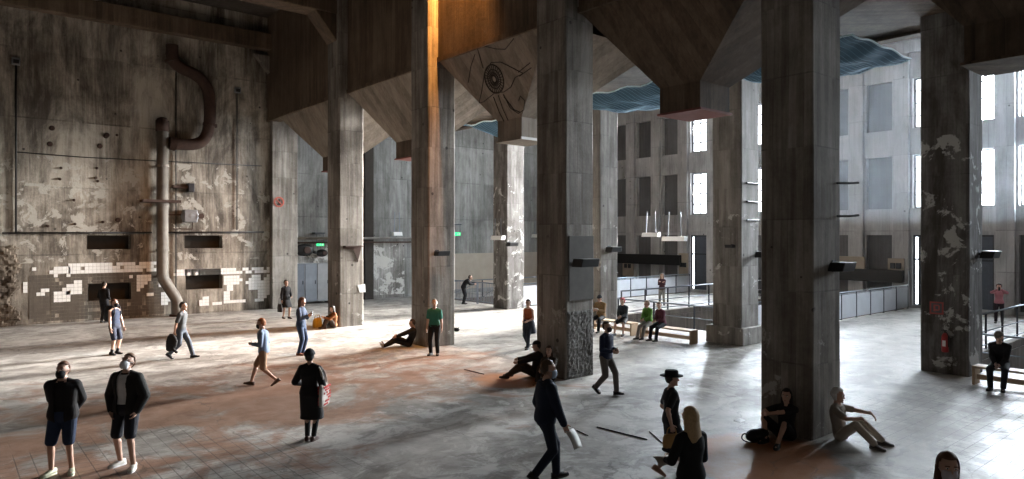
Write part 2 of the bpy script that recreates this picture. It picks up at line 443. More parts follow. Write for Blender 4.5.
        ft, td, tu = FT[sg]
        b.cap(ft + tu*.045*s - td*.03*s, ft + tu*.03*s + td*.15*s, .036*s, .026*s)
        if palms and palms[0 if sg == 1 else 1]: pn = V(palms[0 if sg == 1 else 1])
        else: pn = -lS*sg + fS*.2
        fd = (WR[sg] - EL[sg]).normalized()
        if hdir and hdir[0 if sg == 1 else 1]: fd = V(hdir[0 if sg == 1 else 1]).normalized()
        hand(b, WR[sg], fd, pn, fS + V((0,0,.4)), s, curl)
    fuse(b, 'body', skin_mat(skin), root, min(vox, .0085), 2)
    # ---- eyes
    for q in (1, -1):
        e = MB(); e.ell(hp(.0865, .034*q, .014), (.010*s,.0145*s,.0085*s), HR, 10, 8); e.build('eye', M['eyewhite'], root, True)
        e2 = MB(); e2.ell(hp(.094, .034*q, .014), (.004*s,.007*s,.007*s), HR, 8, 6); e2.build('iris', M['black'], root, True)
        e3 = MB(); e3.cap(hp(.098, .02*q, .036), hp(.09, .052*q, .034), .0055*s, .004*s, 6); e3.build('eyebrow', hair_mat(hair[1]), root, True)
    if not mask:
        e = MB(); e.ell(hp(.093,0,-.064), (.007*s,.024*s,.0065*s), HR, 10, 6); e.build('mouth', M['lips'], root, True)
    # ---- clothes
    def torso_rings(m, lo, hi, t):
        rr = []
        for tt, ru, rv in T:
            if lo - 1e-6 <= tt <= hi + 1e-6:
                c, u, l, f = spine(tt); rr.append(ring(c, l, f, (ru*fat + t)*s, (rv*fat + t)*s))
        m.loft(rr)
    kind, tcol = top[0], top[1]
    t = {'tee': .016, 'long': .019, 'vest': .014, 'jacket': .032, 'coat': .030}[kind]
    def make_top(kind, col, t, name, lo=-.05, cut=None):
        m = MB(); torso_rings(m, lo, .525, t)
        for sg in (1, -1):
            if kind != 'vest':
                m.ell(SH[sg], ((.055*fat + t*.7)*s,)*3); m.cap(spine(.52)[0] + lS*.035*sg*s, SH[sg] + uS*.004*s, (.050 + t*.6)*s, (.050 + t*.7)*s, 12)
                if kind == 'tee':
                    e = SH[sg] + (EL[sg] - SH[sg])*.72; m.cap(SH[sg], e, (.053*fat + t)*s, (.046 + t)*s)
                else:
                    m.cap(SH[sg], EL[sg], (.052*fat + t)*s, (.043 + t)*s); e = EL[sg] + (WR[sg] - EL[sg])*.93
                    m.cap(EL[sg], e, (.043 + t)*s, (.030 + t*.8)*s)
        if kind in ('coat',) or dress:
            hem = (dress or {}).get('hem', .62); flare = (dress or {}).get('flare', .06); rr = []
            for q in range(9):
                k = hem*2*q/8
                def lp(sg):
                    return HP[sg].lerp(KN[sg], k) if k <= 1 else KN[sg].lerp(AN[sg], k - 1)
                a, bb = lp(1), lp(-1); c = (a + bb)/2; d = a - bb
                rr.append(ring(c, L0, F0 if abs(lean) < 25 else V((F0.x, F0.y, 0)).normalized(), (abs(d.dot(L0))/2 + .085*fat + t + flare*k*.5)*s, (abs(d.dot(F0))/2 + .10*fat + t + flare*k*.5)*s))
            m.loft(rr)
        return fuse(m, name, cloth(col), root, vox*1.15, 4, cut)
    if kind == 'jacket' and len(top) > 2 and top[2]:
        make_top('tee', top[2], .014, 'shirt')
        def cutf(co):
            q = co - P0; x = q.dot(F1); y = q.dot(L1); z = q.dot(U1)
            return x > .03 and abs(y) < (.075 - .05*max(0, .2 - z))*s and co.z < cS.z + .2
        j = make_top(kind, tcol, t + .008, 'jacket', -.10, cutf)
        so = j.modifiers.new('thick', 'SOLIDIFY'); so.thickness = .012; so.offset = -1
    else:
        make_top(kind, tcol, t, {'tee': 'shirt', 'long': 'sweater', 'vest': 'vest', 'jacket': 'jacket', 'coat': 'coat'}[kind])
    if kind in ('jacket', 'coat', 'long'):
        m = MB(); c, u, l, f = spine(.545); m.loft([ring(spine(.515)[0], l, f, (.085*fat)*s, (.085*fat)*s), ring(c, l, f, .075*s, .078*s)])
        m.build('collar', cloth(tcol), root, True)
    bk, bcol = bottom[0], bottom[1]
    if bk != 'none':
        m = MB(); tt = .020 if bk != 'leggings' else .008
        torso_rings(m, -.10, .08, tt*.8)
        for sg in (1, -1):
            if bk == 'shorts':
                e = HP[sg].lerp(KN[sg], .90); m.cap(HP[sg], e, (.088*fat + tt)*s, (.068 + tt)*s)
            else:
                m.cap(HP[sg], KN[sg], (.085*fat + tt)*s, (.058 + tt)*s)
                a = AN[sg] + (KN[sg] - AN[sg])*.04
                m.cap(KN[sg], a, (.055 + tt)*s, (.040 + tt*1.1)*s)
        fuse(m, 'shorts' if bk == 'shorts' else 'trousers', cloth(bcol), root, vox*1.15, 4)
    for sg in (1, -1):
        ft, td, tu = FT[sg]; lf = tu.cross(td)
        m = MB(); rr = []
        for x, w, hh in ((-.085,.020,.05),(-.075,.034,.085),(-.03,.038,.088),(.03,.040,.078),(.09,.046,.056),(.14,.045,.042),(.175,.034,.034),(.19,.016,.024)):
            rr.append(ring(ft + td*x*s + tu*(hh/2 + .012)*s, lf, tu, w*s*1.04, hh/2*s, 16, 2.6))
        m.loft(rr); sh = m.build('shoe', cloth(shoe, .6), root, True)
        m = MB(); rr = []
        for zz in (0, .022):
            rr.append([ft + td*x*s + lf*y*s + tu*zz*s for x, y in ((-.09,.02),(-.06,.036),(0,.04),(.08,.048),(.14,.046),(.185,.026),(.195,0),(.185,-.026),(.14,-.046),(.08,-.048),(0,-.04),(-.06,-.036),(-.09,-.02))])
        m.loft(rr); m.build('sole', cloth(tuple(min(.7, c*1.2 + .03) for c in shoe), .7), sh)
        if sock:
            m = MB(); m.cap(AN[sg] - tu*.01*s, AN[sg] + (KN[sg] - AN[sg])*.22, .045*s, .047*s); m.build('sock', cloth(sock), root, True)
    # ---- hair, mask, hat
    hk, hc = hair
    hm = hair_mat(hc)
    def headcap(grow, keep, shift=(-.010, 0, .020), rz=.112, nu=28, nv=20):
        m = MB(); m.ell((0,0,0), ((.098 + grow)*HS, (.083 + grow)*HS, (rz + grow)*HS), None, nu, nv)
        sft = V(shift)*HS; kp = set(i for i, p in enumerate(m.v) if keep((p + sft)/HS))
        m.f = [f for f in m.f if all(i in kp for i in f) and len(f) == 4]
        m.v = [HC + HR @ (p + sft) for p in m.v]
        return m
    if hk != 'bald':
        if hk == 'short': m = headcap(.006, lambda p: p.z > (.085 if p.x > .055 else .06) or (p.x < .01 and p.z > -.03 and p.x < .35*(p.z + .08)) or (p.x < -.03 and p.z > -.075))
        else: m = headcap(.012, lambda p: p.z > (.08 if p.x > .05 else .055) or (p.x < .015 and p.z > -.09))
        o = m.build('hair', hm, root, True); so = o.modifiers.new('thick', 'SOLIDIFY'); so.thickness = .012*s; so.offset = -1
        if hk == 'long':
            m = MB(); rr = []
            for z, w, dp, xb in ((.05,.075,.05,-.05),(-.03,.094,.058,-.055),(-.10,.102,.058,-.058),(-.18,.108,.050,-.075),(-.28,.105,.042,-.092),(-.36,.085,.034,-.10),(-.42,.05,.02,-.10)):
                c = HC + HR @ V((xb*s, 0, 0)) + V((0,0,1))*z*s; rr.append(ring(c, hl, hf, w*s, dp*s, 24, 2.2))
            m.loft(rr)
            for q in (1, -1): m.cap(hp(-.01, .082*q, .0), hp(-.02, .088*q, -.20), .026*s, .016*s)
            fuse(m, 'long_hair', hm, root, .008, 3)
        if hk == 'bun':
            m = MB(); m.ell(hp(-.11, 0, .06), (.045*s,.048*s,.045*s)); m.build('hair_bun', hm, root, True)
        if hk == 'curly':
            m = MB()
            for i in range(46):
                a = random.uniform(0, 2*PI); e = random.uniform(-.25, 1.45); x, y, z = math.cos(a)*math.cos(e), math.sin(a)*math.cos(e), math.sin(e)
                if x > .35 and z < .55: continue
                m.ell(hp(x*.10 - .015, y*.088, z*.105 + .025), (.03*s,)*3, None, 8, 6)
            fuse(m, 'curls', hm, root, .01, 1)
    if beard:
        m = headcap(.004, lambda p: p.x > .01 and p.z < -.045 and p.z > -.11, (.018, 0, -.02), .10); m.build('beard', hair_mat(beard), root, True)
    if mask:
        m = MB(); m.ell((0,0,0), (.096*HS,.068*HS,.080*HS), None, 28, 20)
        kp = set(i for i, q in enumerate(m.v) if q.x > .012*HS and -.066*HS < q.z < .050*HS)
        m.f = [f for f in m.f if len(f) == 4 and all(i in kp for i in f)]; m.v = [hp(.026,0,-.055) + HR @ q for q in m.v]
        o = m.build('face_mask', cloth(mask), root, True); so = o.modifiers.new('thick', 'SOLIDIFY'); so.thickness = .008; so.offset = 0
        for q in (1, -1):
            m = MB(); m.tube([hp(.06,.064*q,-.03), hp(.03,.08*q,-.012), hp(-.01,.086*q,-.01)], .003*s, 5); m.build('ear_loop', cloth(mask), o)
    if hat:
        hk2, hcol = hat; m = MB()
        if hk2 == 'brim':
            pr = [(.175,.052),(.17,.060),(.112,.062),(.103,.075),(.098,.13),(.085,.148),(.04,.142)]
            rr = [[HC + HR @ V(((r*math.cos(2*PI*j/28)*1.12 - .008)*s, r*math.sin(2*PI*j/28)*s, z*s)) for j in range(28)] for r, z in pr]
            m.loft(rr); m.build('brimmed_hat', cloth(hcol), root, True)
        elif hk2 == 'cap':
            m = headcap(.018, lambda p: p.z > .045); o = m.build('cap', cloth(hcol), root, True)
            so = o.modifiers.new('thick', 'SOLIDIFY'); so.thickness = .01; so.offset = -1
            v = MB(); v.loft([ring(hp(.09, 0, .055), hf, hl, .085*s, .07*s, 20, 2), ring(hp(.09, 0, .063), hf, hl, .085*s, .07*s, 20, 2)]); v.build('visor', cloth(hcol), o)
        elif hk2 == 'beanie':
            m = headcap(.018, lambda p: p.z > .03); o = m.build('beanie', cloth(hcol), root, True)
            so = o.modifiers.new('thick', 'SOLIDIFY'); so.thickness = .014; so.offset = -1
    root['_j'] = 0; del root['_j']
    Mw = Matrix.Translation(V((loc[0], loc[1], z0))) @ Matrix.Rotation(heading(face), 4, 'Z')
    return dict(root=root, M=Mw, wr={k: Mw @ v for k, v in WR.items()}, sh={k: Mw @ v for k, v in SH.items()}, p0=Mw @ P0, head=Mw @ HC, s=s, kn={k: Mw @ v for k, v in KN.items()}, back=Mw @ (spine(.4)[0] - F1*.16*s))
M['eyewhite'] = plain('eye_white', (.7,.68,.65), .3, 0, .03)
M['lips'] = plain('lips', (.36,.15,.13), .5, 0, .1)
# ================================================================ THE SETTING
def grid_cells(br_a, br_b, holes):
    for i in range(len(br_a)-1):
        for j in range(len(br_b)-1):
            ca, cb = (br_a[i]+br_a[i+1])/2, (br_b[j]+br_b[j+1])/2
            if not any(h[0] < ca < h[1] and h[2] < cb < h[3] for h in holes):
                yield br_a[i], br_a[i+1], br_b[j], br_b[j+1]
def wall(name, axis, plane, sign, u0, u1, z0, z1, holes, m, thick=.6):
    """wall slab with real openings; axis is the normal's axis, sign the side it faces, holes (ua, ub, za, zb)"""
    mb = MB()
    A = sorted({u0, u1, *[h[0] for h in holes], *[h[1] for h in holes]}); B = sorted({z0, z1, *[h[2] for h in holes], *[h[3] for h in holes]})
    back = plane - sign * thick
    def P(d, u, z): return (d, u, z) if axis == 'X' else (u, d, z)
    for a, b, c, d in grid_cells(A, B, holes):
        mb.add([P(plane,a,c), P(plane,b,c), P(plane,b,d), P(plane,a,d)], [[0,1,2,3]])
        mb.add([P(back,a,c), P(back,b,c), P(back,b,d), P(back,a,d)], [[3,2,1,0]])
    for a, b, c, d in holes:
        q = [(a,c),(b,c),(b,d),(a,d)]
        for i in range(4):
            (p, r), (s, t) = q[i], q[(i+1) % 4]
            mb.add([P(plane,p,r), P(plane,s,t), P(back,s,t), P(back,p,r)], [[0,1,2,3]])
    q = [(u0,z0),(u1,z0),(u1,z1),(u0,z1)]
    for i in range(4):
        (p, r), (s, t) = q[i], q[(i+1) % 4]
        mb.add([P(plane,p,r), P(plane,s,t), P(back,s,t), P(back,p,r)], [[3,2,1,0]])
    me = bpy.data.meshes.new(name); me.from_pydata([tuple(p) for p in mb.v], [], mb.f)
    bm = bmesh.new(); bm.from_mesh(me); bmesh.ops.remove_doubles(bm, verts=bm.verts, dist=.0005); bmesh.ops.recalc_face_normals(bm, faces=bm.faces); bm.to_mesh(me); bm.free()
    o = bpy.data.objects.new(name, me); COL.objects.link(o); me.materials.append(m)
    return struct(o)

XW = 39.0; YL = 35.1; YR = 36.6; ZC = 15.0
PITS = [(23.2, 38.4, 14.0, 20.0), (23.2, 38.4, .6, 6.65), (23.2, 38.4, 27.4, 33.4)]
# ---- floor slab with three sunken stair pits
fl = MB(); FX0, FX1, FY0, FY1 = -14.0, 39.6, -10.0, 37.2
A = sorted({FX0, FX1, *[p[0] for p in PITS], *[p[1] for p in PITS]}); B = sorted({FY0, FY1, *[v for p in PITS for v in p[2:]]})
for a, b, c, d in grid_cells(A, B, PITS):
    fl.add([(a,c,0),(b,c,0),(b,d,0),(a,d,0)], [[0,1,2,3]]); fl.add([(a,c,-.3),(b,c,-.3),(b,d,-.3),(a,d,-.3)], [[3,2,1,0]])
fo = struct(fl.build('floor', M['floor']))
pw = MB()
for a, b, c, d in PITS:
    q = [(a,c),(b,c),(b,d),(a,d)]
    for i in range(4):
        (x, y), (s, t) = q[i], q[(i+1) % 4]
        pw.add([(x,y,0),(s,t,0),(s,t,-3),(x,y,-3)], [[0,1,2,3]])
    pw.add([(a,c,-3),(b,c,-3),(b,d,-3),(a,d,-3)], [[0,1,2,3]])
struct(pw.build('trim_1', M['pit']))

# ---- left wall
LH = [(5.0,6.72,3.15,3.78), (9.0,10.75,3.15,3.78), (9.05,10.75,1.15,1.85), (5.0,6.75,.85,1.65)]
wl = wall('wall_left', 'Y', YL, -1, -14, 13.3, 0, ZC, LH, M['wall_left'], .55)
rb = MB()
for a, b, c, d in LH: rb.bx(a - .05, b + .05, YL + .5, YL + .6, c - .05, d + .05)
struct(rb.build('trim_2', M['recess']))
# white tiles left on the wall: rows of z, runs of x, with gaps knocked out
tl = MB(); TS = .153
def tiles(x0, x1, z0, z1, keep, m=tl):
    for i in range(int((x1 - x0)/TS)):
        for j in range(int((z1 - z0)/TS)):
            X, Z = x0 + i*TS, z0 + j*TS
            if any(h[0] - .02 < X + TS*.5 < h[1] + .02 and h[2] - .02 < Z + TS*.5 < h[3] + .02 for h in LH): continue
            if keep(i, j, X, Z): m.bx(X + .004, X + TS - .004, YL - .018, YL + .01, Z + .004, Z + TS - .004)
rt = random.Random(3)
blot = lambda X, Z, s: math.sin(X*2.9 + s) + math.sin(Z*5.3 + 1.7*s + X*1.3) + .8*math.sin(X*7.1 - Z*4.0 + s)
tiles(4.3, 8.4, 2.1, 2.57, lambda i,j,X,Z: rt.random() < .93)
tiles(2.7, 4.4, .9, 2.45, lambda i,j,X,Z: blot(X, Z, 2.0) + rt.uniform(-.5,.5) > .55)
tiles(4.2, 6.9, .9, 2.1, lambda i,j,X,Z: blot(X, Z, .6) + rt.uniform(-.5,.5) > 1.15)
tiles(6.9, 10.9, .35, 1.15, lambda i,j,X,Z: blot(X, Z, 3.3) > 1.2)
tiles(6.95, 8.1, 1.2, 2.1, lambda i,j,X,Z: blot(X, Z, 1.1) > -.3)
tiles(8.5, 13.1, 1.85, 2.3, lambda i,j,X,Z: rt.random() < .88 - .25*(blot(X, Z, .2) > .9))
tiles(10.8, 13.1, .4, 1.85, lambda i,j,X,Z: blot(X, Z, 2.4) + rt.uniform(-.4,.4) > -.15)
tiles(9.0, 10.8, 1.85, 2.2, lambda i,j,X,Z: rt.random() < .9)
tb = tl.build('wall_tiles', M['tile'], wl)
# darker tiles field under the white ones
dt = MB()
tiles(2.9, 8.2, .1, 2.1, lambda i,j,X,Z: rt.random() < .9, dt)
dk = dt.build('soot_covered_tiles', plain('soot_covered_tile', (.10,.082,.064), .75, 0, .45, 3), wl)
dk.location.y = .008
# ---- rubble-edged old render at the far left
from mathutils import noise as mnoise
rbk = MB(); NX, NZ, SP = 120, 74, .05; keep = []; vs = []
for i in range(NX + 1):
    for j in range(NZ + 1):
        x = -3.0 + i*SP; z = j*SP; q = V((x*1.0, z*1.0, 3.1))
        big = mnoise.noise(q*1.3); row = math.floor(z/.13); brick = mnoise.cell(V((math.floor((x + (row % 2)*.13)/.27)*1.7, row*2.3, 1.0)))
        d = .05 + .05*big + .05*abs(mnoise.noise(q*4.0)) + .035*brick
        edge = 2.55 + .55*mnoise.noise(V((0, z*1.4, 7.0))) + .2*mnoise.noise(V((0, z*6, 2.0))) - x
        top = 3.45 + .35*mnoise.noise(V((x*1.1, 0, 4.0))) + .1*mnoise.noise(V((x*5, 0, 1.0))) - z
        keep.append(edge > 0 and top > 0); vs.append((x, YL - max(.012, d)*(1 if min(edge, top) > .1 else .35), z))
fs = []
for i in range(NX):
    for j in range(NZ):
        f = [i*(NZ+1)+j, (i+1)*(NZ+1)+j, (i+1)*(NZ+1)+j+1, i*(NZ+1)+j+1]
        if all(keep[a] for a in f): fs.append(f)
used = sorted({a for f in fs for a in f}); mp = {a: n for n, a in enumerate(used)}
rbk.add([vs[a] for a in used], [[mp[a] for a in f] for f in fs])
rbk.build('exposed_masonry', concrete('exposed_masonry', (.035,.026,.018), (.10,.076,.055), (.22,.18,.135), board=5, lift=.26, bstr=.8, grime=.7), wl)
# ---- ledge beam and ceiling
lb = MB(); lb.bx(-14, 13.3, YL - .55, YL + .1, 13.25, 14.05); struct(lb.build('trim_3', M['hopper'], bevel=.03))
cb = MB(); cb.bx(-14, 13.6, 26.3, 27.3, 12.95, ZC + .1); cb.prism([(11.7,26.35,12.96),(12.75,26.35,12.96),(12.75,26.35,11.7)], (0,.9,0))
struct(cb.build('trim_4', M['hopper'], bevel=.03))
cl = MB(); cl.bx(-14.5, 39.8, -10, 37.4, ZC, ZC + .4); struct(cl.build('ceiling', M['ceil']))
# ---- end pilaster with its haunch, and the recessed rear wall
pil = MB(); pil.bx(13.1, 14.45, YL - .35, YL + 2.2, 0, ZC); pil.prism([(12.2,YL-.3,13.0),(13.15,YL-.3,13.0),(13.15,YL-.3,11.9)], (0,.5,0))
struct(pil.build('trim_5', M['col_front'], bevel=.03))
wr_ = wall('wall_rear', 'Y', YR, -1, 13.3, 39.6, 0, ZC, [], M['wall_rear'], .5)
# lower zone of the rear wall with plaster losses
lo = MB(); lo.bx(14.5, 22.0, YR - .06, YR + .02, 0, 3.4); lo.build('lower_render', concrete('patchy_lower_render', (.03,.027,.024), (.14,.13,.115), (.42,.40,.37), board=5, lift=9, streak=.3, bstr=.6, patch=(.2,3.2,.52), patchcol=(.55,.53,.49)), wr_)
bb = MB(); bb.bx(24.2, 38.9, YR - .05, YR + .02, .2, 2.6); bb.build('beige_band', M['beige'], wr_)
dbk = MB(); dbk.bx(19.2, 19.75, YR - .3, YR + .02, 0, 9.0); struct(dbk.build('trim_6', M['recess']))

# ---- window wall: openings every 2.3 m
WO = [26.4 - 2.3*k for k in range(-3, 17)]
LIT = {26.4: 1, 21.8: 1, 12.6: 1, 10.3: 1, 8.0: 1, 5.7: 1, 3.4: 1, 1.1: 1, -1.2: 1, -3.5: 1, 24.1: 1, 19.5: 1}
holes = []
for y in WO: holes += [(y, y+1.3, 5.2, 8.0), (y, y+1.3, 9.4, 12.0), (y, y+1.3, .15, 3.8)]
wf = wall('wall_right', 'X', XW, -1, -10, 36.6, 0, ZC, holes, M['wall_far'], .45)
# shallow pilasters between the openings
pm = MB()
for i, y in enumerate(WO):
    pm.bx(XW - .22, XW + .02, y + 1.42, y + 2.18, 0, 13.3)
pm.bx(XW - .22, XW + .02, -10, 36.5, 13.3, 13.9)
struct(pm.build('trim_7', M['wall_far'], bevel=.02))
DAY = 760.0; SPREAD = 46
nwin = ndoor = 0; pn = MB(); npan = 0
for y in WO:
    lit = any(abs(y - k) < .05 for k in LIT)
    for z0, z1 in ((5.2,8.0),(9.4,12.0)):
        if lit:
            nwin += 1
            w = thing('window_%d' % nwin, 'tall steel framed window glowing white in the end wall', 'window', (XW + .30, y + .65, z0)); del w['label'], w['category']; struct(w)
            f = MB(); hw = .65; h = z1 - z0
            for a in (-hw, hw - .07): f.bx(-.05, .07, a, a + .07, 0, h)
            for z in (0, h - .07): f.bx(-.05, .07, -hw, hw, z, z + .07)
            f.build('window_frame', M['fframe'], w)
            for q in range(1, 4):
                g = MB(); g.bx(-.03, .03, -hw + .07, hw - .07, h*q/4 - .03, h*q/4 + .03); g.build('glazing_bar', M['fframe'], w)
            g = MB(); g.bx(-.03, .03, -.03, .03, .07, h - .07); g.build('glazing_bar', M['fframe'], w)
            g = MB(); g.bx(.05, .06, -hw + .03, hw - .03, .03, h - .03); g.build('pane', M['pane_soft'] if abs(y-26.4)<.05 or abs(y-21.8)<.05 or abs(y-12.6)<.05 else M['pane_strong'] if y > 19 else M['pane'] if y > 7 else M['pane_dim'], w)
            if abs(y - 12.6) < .05: continue
            al = bpy.data.lights.new('daylight', 'AREA'); al.shape = 'RECTANGLE'; al.size = 1.2; al.size_y = h - .2; al.energy = DAY*(2.35 if y > 20 else 0.85 if y > 9 else 0.14 if y > 7.9 else .06); al.color = (1,.965,.92) if y > 19 else (.86,.93,1); al.spread = math.radians(SPREAD)
            ao = bpy.data.objects.new('daylight', al); COL.objects.link(ao); ao.parent = w; ao.location = (.038, 0, h/2)
            ao.rotation_euler = V((-1, .16 if abs(y - 10.3) < .1 else 0, -.20)).to_track_quat('-Z', 'Y').to_euler()
        else: pn.bx(XW + .25, XW + .40, y - .02, y + 1.32, z0 - .02, z1 + .02)
    if abs(y - 12.6) < .05 or abs(y - 26.4) < .05 or abs(y - 10.3) < .05:
        ndoor += 1
        d = thing('door_%d' % ndoor, 'x', 'door', (XW + .2, y + .65, .15)); del d['label'], d['category']; struct(d)
        f = MB()
        for a in (-.65, .57): f.bx(-.06, .06, a, a + .08, 0, 3.65)
        f.bx(-.06, .06, -.65, .65, 3.57, 3.65); f.bx(-.06, .06, -.65, .65, 2.35, 2.43); f.build('door_frame', M['steel'], d)
        f = MB(); f.bx(.0, .02, .43, .57, .05, 3.55); f.build('glass_strip', M['pane_soft'], d)
        f = MB(); f.bx(-.025, .025, -.57, .43, 0, 2.35); f.bx(-.04, .04, -.40, .40, .2, 1.0); f.bx(-.04, .04, -.40, .40, 1.2, 2.2); f.build('door_leaf', M['doorblue'], d)
        f = MB(); f.bx(-.02, .02, -.57, .43, 2.43, 3.57); f.build('transom_panel', M['doorblue'], d)
        f = MB(); f.tube([(-.02,.36,1.05),(-.08,.36,1.05),(-.08,.24,1.05)], .012, 8); f.build('door_handle', M['railsteel'], d)
    else: pn.bx(XW + .25, XW + .40, y - .02, y + 1.32, .1, 3.85)
struct(pn.build('trim_8', M['panel']))

# ================================================================ PILLARS
def pillar(loc, w, d, h, m, label, plinth=0, name='concrete_pillar', grp=None):
    t = thing(name, label, 'pillar', loc, 0, grp)
    p = MB(); n = 14; c = .035; rings = []; rp = random.Random(int(loc[1]*100))
    zz = [plinth if plinth else 0] + [h*i/n for i in range(1, n + 1)]
    for z in zz:
        j = lambda: rp.uniform(-.008, .008)
        rings.append([(x + j(), y + j(), z) for x, y in ((c,0),(w-c,0),(w,c),(w,d-c),(w-c,d),(c,d),(0,d-c),(0,c))])
    p.loft(rings); p.build('shaft', m, t)
    if plinth:
        b = MB(); b.bx(-.16, w + .16, -.16, d + .16, 0, plinth); b.build('plinth', m, t, bevel=.03)
    return t
R1 = [(12.62,26.06,1.08,1.15), (12.6,19.37,1.08,1.12), (12.5,12.72,1.05,1.15), (12.25,6.04,1.12,1.04)]
L1 = ['concrete pillar where the person with the yellow bag sits', 'concrete pillar lit orange near its top, behind the green shirt man',
      'thick concrete pillar with rough crumbled plaster low down, right of the painted eye', 'nearest and darkest concrete pillar with two people sitting at its foot']
PIL = [pillar((x, y, 0), w, d, ZC - .01, M['col_front'], l, grp='pillars along the front of the hoppers') for (x, y, w, d), l in zip(R1, L1)]
R2 = [(22.2,26.85,1.15,1.15), (21.8,20.08,1.15,1.15), (21.05,12.87,1.12,1.15), (20.98,6.1,1.12,1.18)]
L2 = ['farther concrete pillar with peeling white paint beside the stair gates', 'farther concrete pillar at the left end of the wooden benches', 'concrete pillar on a square plinth at the right end of the benches', 'stained dark concrete pillar carrying the red fire extinguisher']
PI2 = [pillar((x, y, 0), w, d, 12.5 if i else 9.4, M['col_dark'] if i in (0, 3) else M['col_back'], l, .6 if i == 2 else 0, grp='pillars behind the hoppers') for i, ((x, y, w, d), l) in enumerate(zip(R2, L2))]
# rough render patch near the foot of the third pillar
rp = MB(); r_ = random.Random(11); x, y, w, d = R1[2]
GX, GZ = 20, 36; vs = []; fs = []
for j in range(GZ + 1):
    for i in range(GX + 1):
        e = 0 if i in (0, GX) or j in (0, GZ) else r_.uniform(.006, .028)
        vs.append((.03 + (w - .06)*i/GX, -.012 - e, .02 + 1.75*j/GZ))
for j in range(GZ):
    for i in range(GX): a = j*(GX+1) + i; fs.append([a, a+1, a+GX+2, a+GX+1])
rp.add(vs, fs); rp.build('crumbled_plaster', concrete('crumbled_plaster', (.06,.055,.048), (.30,.29,.265), (.62,.60,.55), board=9, lift=9, bstr=1.0, streak=.1, grime=.7, gscale=2.5), PIL[2])
# blank board set in the pillar above it
M['board'] = plain('weathered_board', (.11,.102,.092), .85, 0, .35, 3); bp = MB(); bp.bx(.10, w - .03, -.03, .01, 2.05, 3.75); bp.build('cover_board', M['board'], PIL[2], bevel=.006)

# ================================================================ BUNKER AND HOPPERS
XB = 12.98; ZJ = 9.7
bw = MB(); bw.bx(XB, XB + .5, -2.5, YR, ZJ, ZC); bw.bx(XB - .05, XB + .55, -2.5, YR, ZJ - .06, ZJ + .10)
struct(bw.build('wall_bunker', M['hopper']))
bw2 = MB(); bw2.bx(17.7, 18.2, -2.5, YR, ZJ - .05, ZC); bw2.bx(22.2, 22.7, -2.5, YR, 9.75, ZC); bw2.bx(18.1, 22.3, -2.5, YR, 9.85, 10.2)
for y in (-.64, 6.04, 12.72, 19.37, 26.06, 32.8): bw2.bx(XB + .4, 22.3, y + .1, y + 1.0, 9.9, ZC)
struct(bw2.build('trim_9', M['hopper']))
BAYS = [(33.6, 27.21, 'smallest, farthest funnel shaped concrete hopper, above the steel cabinet', -.2),
        (26.06, 20.49, 'funnel shaped concrete hopper between the pale pillar and the orange lit pillar', .1),
        (19.37, 13.87, 'funnel shaped concrete hopper with a large eye drawn on it', .25),
        (12.72, 7.16, 'large dark concrete hopper in the middle right with red underside', .35),
        (6.04, .48, 'hazy concrete hopper at the top right above the seated man on the bench', .3)]
NX0, NX1, ZN, ZB = 14.05, 15.3, 7.5, 6.85
